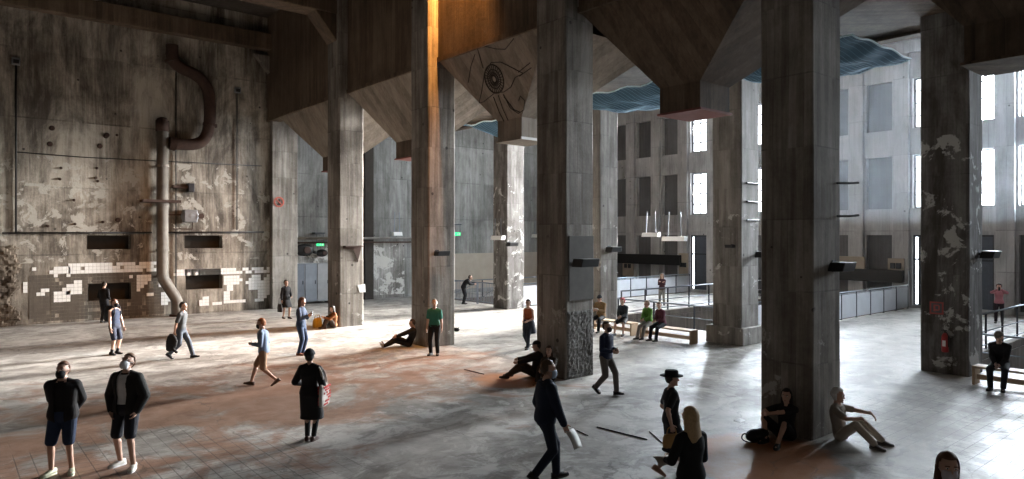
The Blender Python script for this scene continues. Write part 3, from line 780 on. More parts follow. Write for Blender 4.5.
for yb, ya, lab, off in BAYS:
    t = thing('coal_hopper', lab, 'hopper', (XB, (ya+yb)/2, 0), 0, 'hoppers hanging in a row between the pillars')
    hw = (yb - ya)/2; c = off; XE = 17.7 - XB
    n0, n1 = NX0 - XB, NX1 - XB; k = .6
    mb = MB()
    mb.loft([[(0,-hw,ZJ),(XE,-hw,ZJ),(XE,hw,ZJ),(0,hw,ZJ)], [(n0,c-k,ZN),(n1,c-k,ZN),(n1,c+k,ZN),(n0,c+k,ZN)]], True)
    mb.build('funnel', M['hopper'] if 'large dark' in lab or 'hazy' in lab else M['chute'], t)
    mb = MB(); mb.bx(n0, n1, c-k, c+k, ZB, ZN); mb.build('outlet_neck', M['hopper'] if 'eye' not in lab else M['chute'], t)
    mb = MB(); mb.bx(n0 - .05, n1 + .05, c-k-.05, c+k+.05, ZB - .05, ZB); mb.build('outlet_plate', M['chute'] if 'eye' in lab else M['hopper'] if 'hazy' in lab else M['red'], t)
    if 'eye' in lab:
        mb = MB(); mb.bx(n0 - .08, n1 + .08, c-k-.09, c-k-.05, ZB - .06, ZB + .02); mb.build('pale_edge_strip', M['white'], t)
        # charcoal drawing on the sloping front face: u runs along the face's width, v up the slope
        def on(u, v):                     # u in metres from centre (to the left of the photo positive), v 0 bottom..1 top
            z = ZN + (ZJ - ZN)*v; x = n0*(1 - v); return V((x - .012, u + c*(1 - v), z))
        def stroke(pts, r=.018):
            m = MB(); m.tube([on(u, v) for u, v in pts], r, 6); return m
        up = [(1.25,.30),(.95,.44),(.55,.66),(.1,.76),(-.35,.73),(-.8,.62),(-1.2,.52)]
        lw = [(1.25,.30),(1.0,.30),(.75,.33),(.3,.38),(-.1,.36),(-.5,.40),(-.8,.50),(-1.2,.52)]
        st = [up, lw, [(1.5,.60),(1.1,.80),(.75,.92)], [(.2,.98),(-.3,.90),(-.7,.86),(-1.2,.95)], [(-1.0,.55),(-1.6,.62)], [(-1.0,.5),(-1.6,.56)],
              [(.45,.33),(.38,.12),(.25,-.06)], [(.2,.34),(.16,.14),(.05,-.04)], [(-.05,.33),(-.2,.14),(-.5,.05),(-.8,.08),(-.95,.19),(-.8,.26),(-.68,.21)], [(.55,1.0),(.55,.72)], [(-.05,.30),(-.35,.11),(-.6,.06)]]
        e = MB()
        for q in st: e.tube([on(u, v) for u, v in q], .013, 6)
        pts = [(.18 + .44*math.cos(2*PI*a/28), .55 + .185*math.sin(2*PI*a/28)) for a in range(29)]
        e.tube([on(u, v) for u, v in pts], .02, 6)
        for a in range(26):
            an = 2*PI*a/26; e.tube([on(.18 + .10*math.cos(an), .55 + .042*math.sin(an)), on(.18 + .41*math.cos(an), .55 + .172*math.sin(an))], .011, 5)
        for q in (.10, .2, .3):
            e.tube([on(.18 + q*math.cos(2*PI*a/20), .55 + q*.42*math.sin(2*PI*a/20)) for a in range(21)], .014, 5)
        e.build('eye_drawing', M['ink'], t)
# ---- blue nets slung behind each hopper
def net(y0, y1, lab, sag, x0=18.5, x1=22.2, z=9.05, twist=0):
    t = thing('debris_net', lab, 'net', (x0, y0, z), 0, 'blue nets under the bunker')
    nu, nv = 24, 18; W, D = x1 - x0, y1 - y0; rn = random.Random(int(y0*10))
    ph = rn.uniform(0, 6)
    def P(i, j):
        u, v = i/nu, j/nv
        dz = -sag*(math.sin(PI*u)*.7 + .3)*(1 - abs(2*v-1)**3) +   .03*math.sin(u*17 + v*5 + ph) + .05*math.sin(v*23 + u*3)
        return V((W*u, D*v, dz + twist*u*v))
    sh = MB(); vs = [P(i, j) for i in range(nu+1) for j in range(nv+1)]
    sh.add(vs, [[i*(nv+1)+j, (i+1)*(nv+1)+j, (i+1)*(nv+1)+j+1, i*(nv+1)+j+1] for i in range(nu) for j in range(nv)])
    s_ = sh.build('sheet', M['netsheet'], t, True); so = s_.modifiers.new('thick', 'SOLIDIFY'); so.thickness = .01
    cr = MB()
    for j in range(0, nv*2+1): cr.tube([P(i, j/2) + V((0,0,-.012)) for i in range(nu+1)], .009, 4)
    cr.build('mesh_cords', M['net'], t)
    rp_ = MB(); rp_.tube([P(i, 0) for i in range(nu+1)] + [P(nu, j) for j in range(nv+1)] + [P(i, nv) for i in range(nu, -1, -1)] + [P(0, j) for j in range(nv, -1, -1)], .028, 6)
    rp_.build('border_rope', plain('pale_blue_rope', (.42,.55,.60), .7), t)
net(14.0, 19.3, 'blue debris net left of the red underside of the large hopper', .35)
net(8.1, 12.6, 'blue debris net right of the nearest dark pillar, its corner drawn up', .35, 18.6, 22.6, 9.1)
net(20.6, 26.0, 'rumpled blue debris net seen between the orange lit pillar and the eye', .8, 18.4, 22.6, 9.0)

# ================================================================ RAILINGS AND BENCHES
def railing(label, p0, p1, zb=0.0, h=1.05, mids=(.33,.66), n=5, panel=False, m='railsteel', kerb=0.0, grp='railings around the stair pits', name='railing'):
    p0, p1 = V(p0), V(p1); d = p1 - p0; L = d.length; t = thing(name, label, 'railing', p0, math.atan2(d.y, d.x), grp)
    if kerb: k = MB(); k.bx(0, L, -.12, .12, 0, kerb); k.build('kerb', M['pit'], t, bevel=.02)
    z0 = zb + kerb
    g = MB(); g.tube([(0,0,z0+h),(L,0,z0+h)], .032, 10); g.build('handrail', M[m], t, True)
    for q in mids:
        g = MB(); g.tube([(0,0,z0+h*q),(L,0,z0+h*q)], .018, 8); g.build('mid_rail', M[m], t, True)
    for i in range(n + 1):
        g = MB(); x = L*i/n; x = min(max(x, .03), L - .03); g.bx(x-.025, x+.025, -.025, .025, z0, z0+h-.02); g.bx(x-.06, x+.06, -.05, .05, z0, z0+.012); g.build('post', M['steel'], t)
    if panel:
        for i in range(n):
            g = MB(); g.bx(L*i/n+.05, L*(i+1)/n-.05, -.012, .012, z0+.06, z0+h-.12); g.build('infill_panel', M['panelsteel'], t)
    return t
railing('long handrail behind the two wooden benches', (22.85,20.0,0), (22.85,14.05,0), h=1.0, mids=(.5,), n=3)
railing('railing on a low kerb in front of the person leaning by the benches', (23.2,20.12,0), (38.3,20.12,0), kerb=.25, h=1.05, mids=(.12,.5), n=9)
railing('long balustrade with steel infill panels right of the nearest pillar', (23.3,13.9,0), (38.4,13.9,0), h=1.22, mids=(.93,), n=10, panel=True)
railing('far balustrade with steel infill panels below the bricked up windows', (23.3,27.3,0), (38.4,27.3,0), h=1.22, mids=(.93,), n=10, panel=True)
railing('short rail beside the seated man on the right bench', (22.8,6.6,0), (22.8,.7,0), h=.95, mids=(.45,), n=4)
railing('kerbed railing behind the seated man, in front of the photographer', (23.2,6.78,0), (38.3,6.78,0), kerb=.25, h=1.1, mids=(.12,.5), n=9)
railing('rear handrail at the far stair pit under the green exit sign', (23.2,33.5,0), (38.3,33.5,0), h=1.05, mids=(.5,), n=6)
# stair gates between the far pillars
for y0, y1, lab in ((28.15, 30.05, 'right leaf of the grey barred stair gates beside the white peeling pillar'), (30.1, 33.2, 'left leaf of the grey barred stair gates under the green sign')):
    t = thing('stair_gate', lab, 'gate', (22.75, y0, 0), 0, 'barred gates at the far stairs'); L = y1 - y0
    g = MB()
    for z in (.12, 1.18): g.bx(-.025, .025, 0, L, z, z + .05)
    for y in (0, L - .05): g.bx(-.025, .025, y, y + .05, .02, 1.23)
    g.tube([(0,.03,1.15),(0,L-.05,.2)], .018, 6); g.build('gate_frame', M['railsteel'], t)
    for i in range(1, int(L/.14)):
        g = MB(); g.tube([(0,i*.14,.15),(0,i*.14,1.2)], .017, 6); g.build('gate_bar', M['railsteel'], t)
def bench(label, x, y0, y1, grp='wooden benches'):
    t = thing('wooden_bench', label, 'bench', (x, (y0+y1)/2, 0), 0, grp); L = (y1 - y0)/2
    b = MB(); b.bx(-.22, .22, -L, L, .42, .475); b.build('seat', M['wood'], t, bevel=.008)
    for s in (-1, 1):
        b = MB(); b.bx(-.21, .21, s*(L-.03)-.03, s*(L-.03)+.03, 0, .42); b.build('end_panel', M['wood'], t, bevel=.006)
    b = MB(); b.bx(-.02, .02, -L + .06, L - .06, .12, .25); b.build('stretcher', M['wood'], t)
    return t
bench('wooden bench left of the other, with the pink haired person on it', 20.1, 16.75, 19.0)
bench('wooden bench with its empty right end next to the plinth pillar', 20.1, 14.1, 16.35)
bench('wooden bench at the right edge under the man in black', 20.2, 2.6, 5.75)

# ================================================================ THINGS ON THE WALLS
def pt(px, py, Y):                     # point on a wall plane y = Y
    r = FW + RT*((px - 512)/683.0); d = Y/r.y; return V((r.x*d, Y, CAM_H + d*(236 - py)/683.0))
# standing duct
YD = YL - .38
t = thing('drain_pipe', 'thick grey vertical pipe with an elbowed foot on the stained wall', 'pipe', (7.95, YD, 0))
g = MB(); g.tube([(0,0,8.7),(0,0,2.0),(.04,-.02,1.75),(.25,-.08,1.35),(.48,-.15,.95),(.58,-.16,.7),(.60,-.16,.0)], .25, 20); g.build('pipe_run', M['pipe'], t, True)
g = MB(); g.tube([(0,0,8.6),(0,0,9.1)], .29, 18); g.tube([(0,0,8.95),(.0,.10,9.15)], .24, 14); g.build('rusted_mouth', M['rust'], t, True)
for z in (1.9, 5.2, 3.1, 7.0):
    g = MB(); g.tube([(0,0,z-.06),(0,0,z+.06)], .285, 20); g.bx(-.05, .05, .2, .355, z-.05, z+.05); g.build('pipe_collar', M['pipe'], t)
g = MB(); g.tube([(.60,-.16,0),(.60,-.16,.10)], .34, 18); g.build('foot_flange', M['rust'], t)
# rusty S-shaped duct
pts = [(172,45),(172,60),(180,68),(195,74),(206,84),(210,98),(210,125),(205,140),(195,145),(175,144)]
YP = YL - .42; q = [pt(a, b, YP) for a, b in pts]
t = thing('curved_duct', 'rust brown S-bent duct high on the stained wall', 'pipe', q[0])
def smooth(ps, n=3):
    for _ in range(n):
        o = [ps[0]]
        for a, b in zip(ps, ps[1:]): o += [a*.75 + b*.25, a*.25 + b*.75]
        ps = o + [ps[-1]]
    return ps
g = MB(); g.tube(smooth([p - q[0] for p in q], 2), .27, 16); g.build('duct_run', M['rust'], t, True)
for i in (1, 6):
    a = q[i] - q[0]; d = (q[i+1] - q[i-1]).normalized(); g = MB(); g.tube([a - d*.06, a + d*.06], .33, 16); g.build('flange', M['rust'], t)
g = MB(); a = q[-1] - q[0]; g.tube([a, a + V((-.25,0,.02))], [.33,.30], 16); g.build('flange', M['rust'], t)
g = MB(); g.bx(.1, .25, .1, .41, -.6, -.2); g.build('wall_bracket', M['rust'], t)
# valve box beside the pipe
c = pt(190, 216, YL - .25)
t = thing('valve_box', 'round ended grey metal box on the wall right of the vertical pipe', 'box', c)
g = MB(); g.ell((0,0,0), (.42,.22,.30)); g.bx(-.3,.3,-.2,.22,-.3,.3); g.build('housing', M['cabinet'], t, bevel=.04)
g = MB(); g.tube([(.1,-.05,-.3),(.1,-.05,-.62),(-.75,-.05,-.62)], .03, 8); g.tube([(-.4,0,.05),(-1.0,0,.05)], .035, 8); g.build('feed_pipe', M['rust'], t)
g = MB(); g.tube([(.45,-.25,0),(.45,-.19,0)], .13, 14); g.build('hand_wheel', M['rust'], t)
c = pt(184, 187, YL - .215); t = thing('junction_box', 'small dark junction box above the valve box', 'box', c)
g = MB(); g.bx(-.5,.45,-.1,.2,-.07,.07); g.build('bar', M['rust'], t, bevel=.01); g = MB(); g.bx(.15,.42,-.2,.2,-.22,.18); g.build('lid_box', M['steel'], t, bevel=.02)
c = pt(161, 201, YL - .7); t = thing('pipe_bracket', 'horizontal iron bracket clamped across the vertical pipe', 'bracket', c)
g = MB(); g.bx(-.75,.85,-.04,.04,-.06,.06); g.bx(-.75,.85,.62,.68,-.06,.06); g.build('cross_bar', M['rust'], t)
for s in (-.6, .7):
    g = MB(); g.bx(s-.04, s+.04, -.02, .69, -.05, .05); g.build('tie', M['rust'], t)
# conduits
def conduit(label, pts, r=.03, m='black', name='conduit', cat='pipe'):
    o = V(pts[0]); t = MB(); t.tube([V(p) - o for p in pts], r, 8)
    return tag(t.build(name, M[m], None, True, loc=o), label, cat)
YC = YL - .06
conduit('thin vertical conduit at the far left of the stained wall', [pt(16,62,YC), pt(16,233,YC)], .035)
conduit('long level conduit crossing the stained wall at eye height', [pt(2,233,YC-.05), pt(152,232.5,YC-.05)], .035)
conduit('level conduit between the vertical pipe and the corner pilaster', [pt(166,232.5,YC-.05), pt(264,232,YC-.05)], .035)
conduit('thin cable sagging across the upper stained wall', [pt(17,152,YC), pt(80,157,YC), pt(150,160.5,YC), pt(262,166,YC)], .02, name='cable', cat='cable')
conduit('thin vertical conduit below the small lamp right of the duct', [pt(237,92,YC), pt(237,230,YC)], .025)
conduit('thin vertical conduit right of the thick pipe', [pt(176,70,YC), pt(176,300,YC)], .025)
for px, py, lab in ((16,61,'small pale bulkhead lamp at the top left of the stained wall'), (238,90,'small pale bulkhead lamp right of the rusty duct')):
    c = pt(px, py, YL - .14); t = thing('bulkhead_lamp', lab, 'lamp', c, 0, 'bulkhead lamps')
    g = MB(); g.bx(-.15,.15,-.02,.12,-.15,.15); g.build('housing', M['cabinet'], t, bevel=.02)
    g = MB(); g.bx(-.10,.10,-.05,-.01,-.10,.06); g.build('lamp_glass', M['black'], t)
rb_ = random.Random(9)
for i, (px, py) in enumerate([(52,128),(61,168),(97,168),(107,135),(117,135),(98,181),(106,136),(74,200),(75,224),(100,146),(48,226),(103,222),(118,220),(96,178),(60,179),(50,144)]):
    c = pt(px, py, YL); g = MB(); r = .06 if i % 3 else .11
    g.tube([(0,-.002,0),(0,-.05,0)], [r, r*.8], 12); g.tube([(0,-.05,0),(0,-.09,0)], r*.45, 6)
    tag(g.build('anchor_bolt', M['rust'], None, loc=c), 'rusted anchor plate with a bolt stub on the stained wall', 'bolt', 'anchor plates on the stained wall')
# sign with red ring
def on_pil(px, py, Y): return pt(px, py, Y)
c = pt(279, 202, YL - .37)
t = thing('prohibition_sign', 'round red ringed prohibition sign painted on the corner pilaster', 'sign', c)
g = MB(); n = 32
g.add([(r*math.cos(2*PI*i/n), y, r*math.sin(2*PI*i/n)) for y in (-.012,.012) for r in (.27,.20) for i in range(n)],
      [f for i in range(n) for f in ([i,(i+1)%n,n+(i+1)%n,n+i],[2*n+i,3*n+i,3*n+(i+1)%n,2*n+(i+1)%n],[i,2*n+i,2*n+(i+1)%n,(i+1)%n],[n+i,n+(i+1)%n,3*n+(i+1)%n,3*n+i])])
sr = plain('sign_red', (.42,.09,.06), .6); g.build('red_ring', sr, t)
g = MB(); g.box((0,0,0), (.44,.02,.05), Matrix.Rotation(PI/4, 3, 'Y')); g.build('slash', sr, t)
g = MB(); g.bx(-.03,.05,.0,.012,-.14,.14); g.bx(-.10,.10,.0,.012,-.16,-.10); g.build('pictogram', M['ink'], t)
# steel cabinet with three doors
c0 = ground(289.5, 303.5); x0 = 14.62; t = thing('steel_cabinet', 'grey three door steel cabinet against the back wall', 'cabinet', (x0, YR - .66, 0))
g = MB(); g.bx(0, 2.2, .03, .58, .12, 2.25); g.build('carcass', M['cabinet'], t, bevel=.01)
for i in range(3):
    g = MB(); g.bx(.03 + i*.72, .70 + i*.72, 0, .028, .16, 2.22); dd = g.build('door', plain('cabinet_door_paint_%d' % i, ((.15,.17,.20),(.20,.22,.25),(.27,.275,.28))[i], .5, .4, .3, 2), t, bevel=.006)
    g = MB(); g.bx(.60 + i*.72, .63 + i*.72, -.03, 0, 1.1, 1.3); g.build('handle', M['steel'], dd)
for a in (.05, 2.1):
    g = MB(); g.bx(a, a + .06, .06, .5, 0, .12); g.build('foot', M['steel'], t)
conduit('upper horizontal pipe on the back wall above the cabinet', [(14.6,YR-.5,3.62),(23.5,YR-.5,3.62)], .07, 'pipe')
conduit('lower horizontal pipe on the back wall above the cabinet', [(14.6,YR-.5,3.38),(23.5,YR-.5,3.38)], .045, 'rust')
def at(px, py, x):                      # point on a plane x = const
    r = FW + RT*((px - 512)/683.0); d = x/r.x; return V((x, r.y*d, CAM_H + d*(236 - py)/683.0))
def tree_blob(c, lab, r, m, name='rubble_heap', cat='rubble'):
    g = MB(); q = random.Random(int(c[0]*10))
    for i in range(16): g.ell((q.uniform(-.6,.6)*r, q.uniform(-.2,.2)*r, q.uniform(.05,.8)*r), (r*.35,r*.25,r*.3), None, 8, 6)
    return tag(g.build(name, m, None, True, loc=c), lab, cat)
# machine remains on the wall over the cabinet
for px, py, lab, s in ((304,250,'broken black cast iron fitting on the pilaster above the cabinet',.55),(322,253,'smaller dark iron fitting right above the cabinet',.35)):
    c = pt(px, py, YR - .3); t = thing('iron_fitting', lab, 'fitting', c)
    g = MB(); g.ell((0,0,0), (s,.18,s*.6)); g.tube([(-s*.8,0,-.0),(-s*1.5,0,s*.2)], s*.2, 8); g.build('casting', M['black'], t, True)
    g = MB(); g.tube([(s*.2,.22,0),(s*.2,-.22,0)], s*.35, 12); g.build('flange', M['rust'], t)
# exit signs
for px, py, Y, lab in ((320,244,YR-.4,'lit green exit sign above the steel cabinet'), (457.5,234,YR-.4,'lit green exit sign beside the orange lit pillar, near the stair gates')):
    c = pt(px, py, Y); t = thing('exit_sign', lab, 'sign', c, 0, 'green exit signs')
    g = MB(); g.bx(-.24,.24,-.03,.03,-.13,.13); g.build('housing', M['steel'], t)
    g = MB(); g.bx(-.22,.22,-.04,-.03,-.11,.11); g.build('lit_face', M['signgreen'], t)
    g = MB(); a = M['white']; g.ell((.02,-.045,.065), (.02,.004,.022), None, 8, 6); g.box((0,-.045,.01), (.03,.006,.08)); g.box((.03,-.045,-.05), (.02,.006,.07), Matrix.Rotation(.5,3,'Y')); g.box((-.03,-.045,-.05), (.02,.006,.07), Matrix.Rotation(-.6,3,'Y')); g.bx(.09,.17,-.048,-.042,-.09,.08); g.build('pictogram', a, t)
    g = MB(); g.tube([(-.2,0,.13),(-.2,0,.6)], .012, 6); g.tube([(.2,0,.13),(.2,0,.6)], .012, 6); g.bx(-.3,.3,-.03,.42,.58,.64); g.build('hanger', M['steel'], t)
# hanging strip lamps: white tray on two rods
def strip(p, lab, w=.95, rod=1.0, rz=0):
    t = thing('hanging_lamp', lab, 'lamp', p, rz, 'white trays hanging on two rods')
    g = MB(); g.prism([(-w/2,-.16,-.10),(w/2,-.16,-.10),(w/2,-.10,.12),(-w/2,-.10,.12)], (0,.26,0)); g.build('lamp_tray', M['lampwhite'], t, bevel=.01)
    for s in (-.3, .3):
        g = MB(); g.tube([(s*w,0,.1),(s*w*.85,0,rod)], .026, 6); g.build('rod', M['railsteel'], t)
r90 = -PI/2
strip(at(498,238,21.95), 'white hanging lamp tray in front of the white peeling pillar', .9, 1.0, r90)
strip(at(537.5,236,30.0), 'white hanging lamp tray half hidden behind the thick rough pillar', .9, 1.0, r90)
strip(at(651,235,30.0), 'left of the two white hanging lamp trays before the bricked up windows', 1.1, 1.3, r90)
strip(at(674.5,239,27.0), 'right of the two white hanging lamp trays before the bricked up windows', 1.3, 1.3, r90)
strip(pt(397,234,YR-.9), 'white hanging lamp tray over the pipes on the back wall', .6, 1.3, 0)
# dark boxes bolted on the pillars
def fixture(p, rz, lab, s=1.0, arm=.3):
    t = thing('wall_spotlight', lab, 'lamp', p, rz, 'black fittings bracketed on the pillars')
    g = MB(); g.prism([(-.32*s,-arm-.22*s,-.12*s),(.32*s,-arm-.22*s,-.12*s),(.32*s,-arm-.28*s,.10*s),(-.32*s,-arm-.28*s,.10*s)], (0,.36*s,0)); g.build('lamp_head', M['black'], t, bevel=.02)
    g = MB(); g.bx(-.06*s,.06*s,-arm,.02,-.04*s,.04*s); g.bx(-.10*s,.10*s,-.01,.03,-.14*s,.14*s); g.build('bracket', M['steel'], t)
def on_y(col, px, py): return pt(px, py, col[1])
fixture(on_y(R1[2],577,262), 0, 'black lamp bracketed on the thick rough pillar', 1.0, .25)
fixture(on_y(R1[1],437,253), 0, 'black lamp bracketed on the orange lit pillar', .75, .25)
c = on_y(R1[0],354,249); t = thing('iron_bracket', 'rusty triangular bracket on the pillar near the steel cabinet', 'bracket', c)
g = MB(); g.prism([(-.5,-.03,.10),(.32,-.03,.16),(.30,-.03,-.02),(.16,-.03,-.55),(-.02,-.03,-.05),(-.5,-.03,.02)], (0,.03,0)); g.build('plate', M['rust'], t)
g = MB(); g.bx(-.5,.32,-.25,.0,.09,.14); g.build('shelf', M['rust'], t)
pa = MB(); pa.prism([V(q) - V(R1[0][:2] + (0,)) + V((0,-.012,0)) for q in (pt(357.5,285,26.06), pt(365,284,26.06), pt(365.5,292,26.06), pt(359.5,292.5,26.06))], (0,.014,0)); pa.build('pale_poster', M['white'], PIL[0])
fixture(pt(834,266,R1[3][1]), 0, 'black lamp bracketed on the nearest dark pillar', .8, .1)
fixture(pt(609,249,R2[1][1]), 0, 'black lamp bracketed on the pillar by the benches', 1.0, .2)
fixture(pt(509,244,R2[0][1]), 0, 'black lamp bracketed on the white peeling pillar', .9, .2)
fixture(pt(757,254,R2[2][1]), 0, 'black lamp bracketed on the plinth pillar', .9, .2)
fixture(pt(979,254,R2[3][1]), 0, 'black lamp bracketed on the fire extinguisher pillar', .9, .2)
fixture(V((R2[2][0], R2[2][1]+.35, 3.4)), -PI/2, 'small black lamp on the left face of the plinth pillar', .5, .1)
# iron stubs sticking out of pillars
def stub(p, lab, L=.7, r=.03):
    t = MB(); t.tube([(0,.03,0),(L*.5,-.14,0),(L,-.18,.02)], r, 8); return tag(t.build('iron_bar', M['black'], None, loc=p), lab, 'bar', 'iron stubs on the pillars')
for px, py, lab in ((836,183,'upper iron stub sticking out right of the nearest pillar'), (836,216,'lower iron stub sticking out right of the nearest pillar')):
    p = pt(px, py, R1[3][1]); stub(p, lab, .55, .022)
for i, py in enumerate((183, 201.5, 220)):
    g = MB(); p = pt(746, py, R2[2][1]); g.tube([(0,-.03,0),(.75,-.03,0)], .035, 8); tag(g.build('iron_band', M['black'], None, loc=p), ('topmost','middle','lowest')[i] + ' dark iron band on the right face of the plinth pillar', 'bar')
# switch boxes and painted beige fields on the window wall
for px, py, w, h, lab in ((628,266,1.0,1.5,'pale painted board with switch boxes left of the bricked up windows'), (683.5,265,.75,1.6,'pale painted board with a dark mark beside the blue door'), (850,268,1.6,1.3,'blank pale board on the window wall right of the nearest pillar'), (896,266,.8,.8,'pale switch board near the far right door'), (735,262,.8,2.1,'pale torn poster board seen left of the plinth pillar')):
    p = at(px, py, XW - .26); t = thing('wall_board', lab, 'board', p, 0)
    g = MB(); g.bx(-.03,.05,-w/2,w/2,-h/2,h/2); g.build('panel', M['beige'], t, bevel=.01)
    if 'switch' in lab or 'mark' in lab:
        for a in (-.18, .18): g = MB(); g.bx(-.10,-.02,a*w-.12,a*w+.12,-.14,.16); g.build('switch_box', M['steel'], t, bevel=.015)
# black ledge below the windows
lg = MB(); lg.bx(XW-.5, XW-.2, 14.2, 19.6, 1.3, 1.95); struct(lg.build('trim_10', M['black'], bevel=.02))
lg = MB(); lg.bx(XW-.5, XW-.2, 28.2, 34.5, 1.75, 2.45); struct(lg.build('trim_11', M['black'], bevel=.02))
# fire extinguisher and its sign on the dark pillar (its left face, x = const)
xf = R2[3][0]
p = at(945, 352, xf - .10)
t = thing('fire_extinguisher', 'red fire extinguisher hung on the stained dark pillar', 'extinguisher', p)
g = MB(); g.tube([(0,0,0),(0,0,.02),(0,0,.42),(0,0,.48),(0,0,.52)], [.07,.085,.085,.06,.03], 18); g.build('cylinder', M['redext'], t, True)
g = MB(); g.tube([(0,0,.5),(0,0,.57)], .02, 8); g.box((0,.02,.585), (.03,.14,.02)); g.build('valve', M['black'], t)
g = MB(); g.tube([(0,-.03,.55),(-.06,-.10,.45),(-.06,-.10,.15)], .012, 8); g.build('hose', M['black'], t)
g = MB(); g.bx(.07,.099,-.05,.05,.1,.4); g.build('wall_bracket', M['black'], t)
g = MB(); g.bx(-.087,-.080,-.04,.04,.16,.32); g.build('paper_label', M['white'], t)
p = at(936.5, 308, xf - .012); t = thing('fire_sign', 'square red outlined fire equipment sign above the extinguisher', 'sign', p)
g = MB(); g.bx(0,.012,-.17,.17,-.17,.17); g.build('plate', plain('sign_plate_red', (.40,.07,.06), .5), t)
g = MB(); g.bx(-.004,.004,-.13,.13,-.13,.13); g.build('pale_field', plain('sign_plate_grey', (.12,.10,.10), .6), t)
g = MB(); g.bx(-.008,-.002,.03,.07,-.09,.09); g.bx(-.008,-.002,-.06,.03,.06,.09); g.bx(-.008,-.002,-.08,-.05,-.05,.07); g.bx(-.008,-.002,-.06,.03,-.07,-.04); g.build('pictogram', plain('sign_mark_red', (.5,.09,.08), .5), t)
# bars and oddments on the floor
def lying_bar(a, b, lab, r=.016):
    a, b = ground(*a), ground(*b); g = MB(); c = (a+b)/2; g.tube([a - c, (b-a)*.1, b - c], r, 6)
    return tag(g.build('metal_rod', M['black'], None, loc=c + V((0,0,r))), lab, 'rod')
lying_bar((597,427.5), (647,440), 'long dark rod lying on the floor right of the suit man', .011)
lying_bar((649.5,432), (663,444), 'short dark rod lying beside the hat woman', .010)
lying_bar((577,431), (588,436), 'shortest dark rod lying near the suit man hand', .009)
lying_bar((464,369.5), (484,374.5), 'thin dark rod lying left of the couple at the rough pillar', .009)
c = ground(399+57.5, 331.5); g = MB(); g.ell((0,0,.08), (.10,.16,.08)); g.tube([(.05,0,.1),(.2,.1,.14)], .02, 6); tag(g.build('black_pouch', cloth((.02,.02,.02)), None, True, loc=c), 'small black pouch lying right of the orange lit pillar', 'bag')
t = MB(); c = ground(740, 421)
# paper scrap
g = MB(); g.add([(-.12,-.08,.004),(.13,-.06,.004),(.12,.08,.02),(-.1,.09,.006)], [[0,1,2,3]]); o = tag(g.build('paper_scrap', M['white'], None, loc=c), 'white paper scrap lying on the floor left of the nearest pillar', 'paper'); so = o.modifiers.new('thick','SOLIDIFY'); so.thickness = .003
# ================================================================ THE VISITORS
K = (.011,.011,.013); NAVY = (.018,.026,.05)
def G(px, py): p = ground(px, py); return (p.x, p.y)
def ray(px, d): p = (FW + RT*((px - 512)/683.0))*d; return (p.x, p.y)
WALK = dict(feet=[((.34,.07,0), 4, 8), ((-.36,-.07,.085), -4, -32)], pelvis=(0,0,.885))
def walk(h, flip=False, st=1.0):
    s = h/1.75; a = ((.34*st*s,.07,.012), 4, 8); b = ((-.36*st*s,-.07,.085), -4, -32)
    if flip: a, b = ((.34*st*s,-.07,.012), -4, 8), ((-.36*st*s,.07,.085), 4, -32); return dict(feet=[b, a], pelvis=(0,0,(.885 + .06*(1-st))*s))
    return dict(feet=[a, b], pelvis=(0,0,(.89 + .06*(1-st))*s))
BEN = dict(pelvis=(0,0,.575), knees=[(1,.15,1),(1,-.15,1)])

p1 = person('man in open black jacket and navy shorts with black mask, hands behind back', G(63,473), 282, 1.75, hpitch=-8, hyaw=-8,
    hands=[(-.20,.07,.93),(-.20,-.07,.95)], elbows=[(-.6,1,0),(-.6,-1,0)], feet=[((.02,.13,0),18,0),((.06,-.14,0),-22,0)], fat=1.10,
    top=('jacket', K, (.010,.010,.012)), bottom=('shorts', (.02,.035,.075)), shoe=(.52,.55,.42), hair=('short', (.11,.045,.02)), mask=K, vox=.008)
p2 = person('man in black bomber jacket over white shirt, white mask, looking up', G(127,467), 264, 1.83, hpitch=-24, hyaw=-4,
    hands=[(.07,.215,.93),(.07,-.215,.93)], elbows=[(-.5,1,.0),(-.5,-1,.0)], feet=[((.10,.18,0),20,0),((-.06,-.16,0),-22,0)],
    top=('jacket', (.014,.014,.013), (.55,.56,.57)), bottom=('shorts', (.012,.014,.020)), shoe=(.62,.61,.56), hair=('short', (.10,.05,.025)), mask=(.70,.70,.72), vox=.008)
person('person in black standing with back turned below the tiled wall recess', G(104,322.5), 84, 1.76, hands=[(.18,.14,1.0),(.18,-.14,1.0)],
    top=('long', K), bottom=('trousers', (.015,.016,.02)), hair=('short', (.03,.022,.016)))
p4 = person('person with dark shorts, black mask and rucksack facing right near the tiled wall', G(114.5,354.5), 345, 1.74, hyaw=0, hpitch=-6,
    hands=[(.12,.24,.82),(.10,-.25,.80)], top=('vest', NAVY), bottom=('shorts', (.02,.024,.04)), shoe=(.02,.02,.022), sock=K, hair=('short', (.09,.04,.02)), mask=K, skin=(.46,.29,.22))
p5 = person('walker in grey shirt and blue jeans carrying a black bundle past the pipe foot', G(181,358.5), 2, 1.76, lean=5, hands=[(.05,.22,.86),(-.10,-.24,.80)],
    top=('tee', (.07,.075,.08)), bottom=('trousers', (.07,.085,.11)), shoe=(.012,.012,.014), hair=('short', (.018,.014,.012)), **walk(1.76))
p6 = person('walker in pale blue shirt and tan shorts heading left, orange hair', G(264,385.5), 186, 1.72, lean=4, hands=[(.26,.10,1.06),(.20,-.16,1.02)], hpitch=6,
    top=('long', (.20,.27,.38)), bottom=('shorts', (.34,.22,.14)), shoe=(.10,.06,.04), hair=('short', (.34,.12,.04)), mask=(.03,.03,.035), **walk(1.72, True))
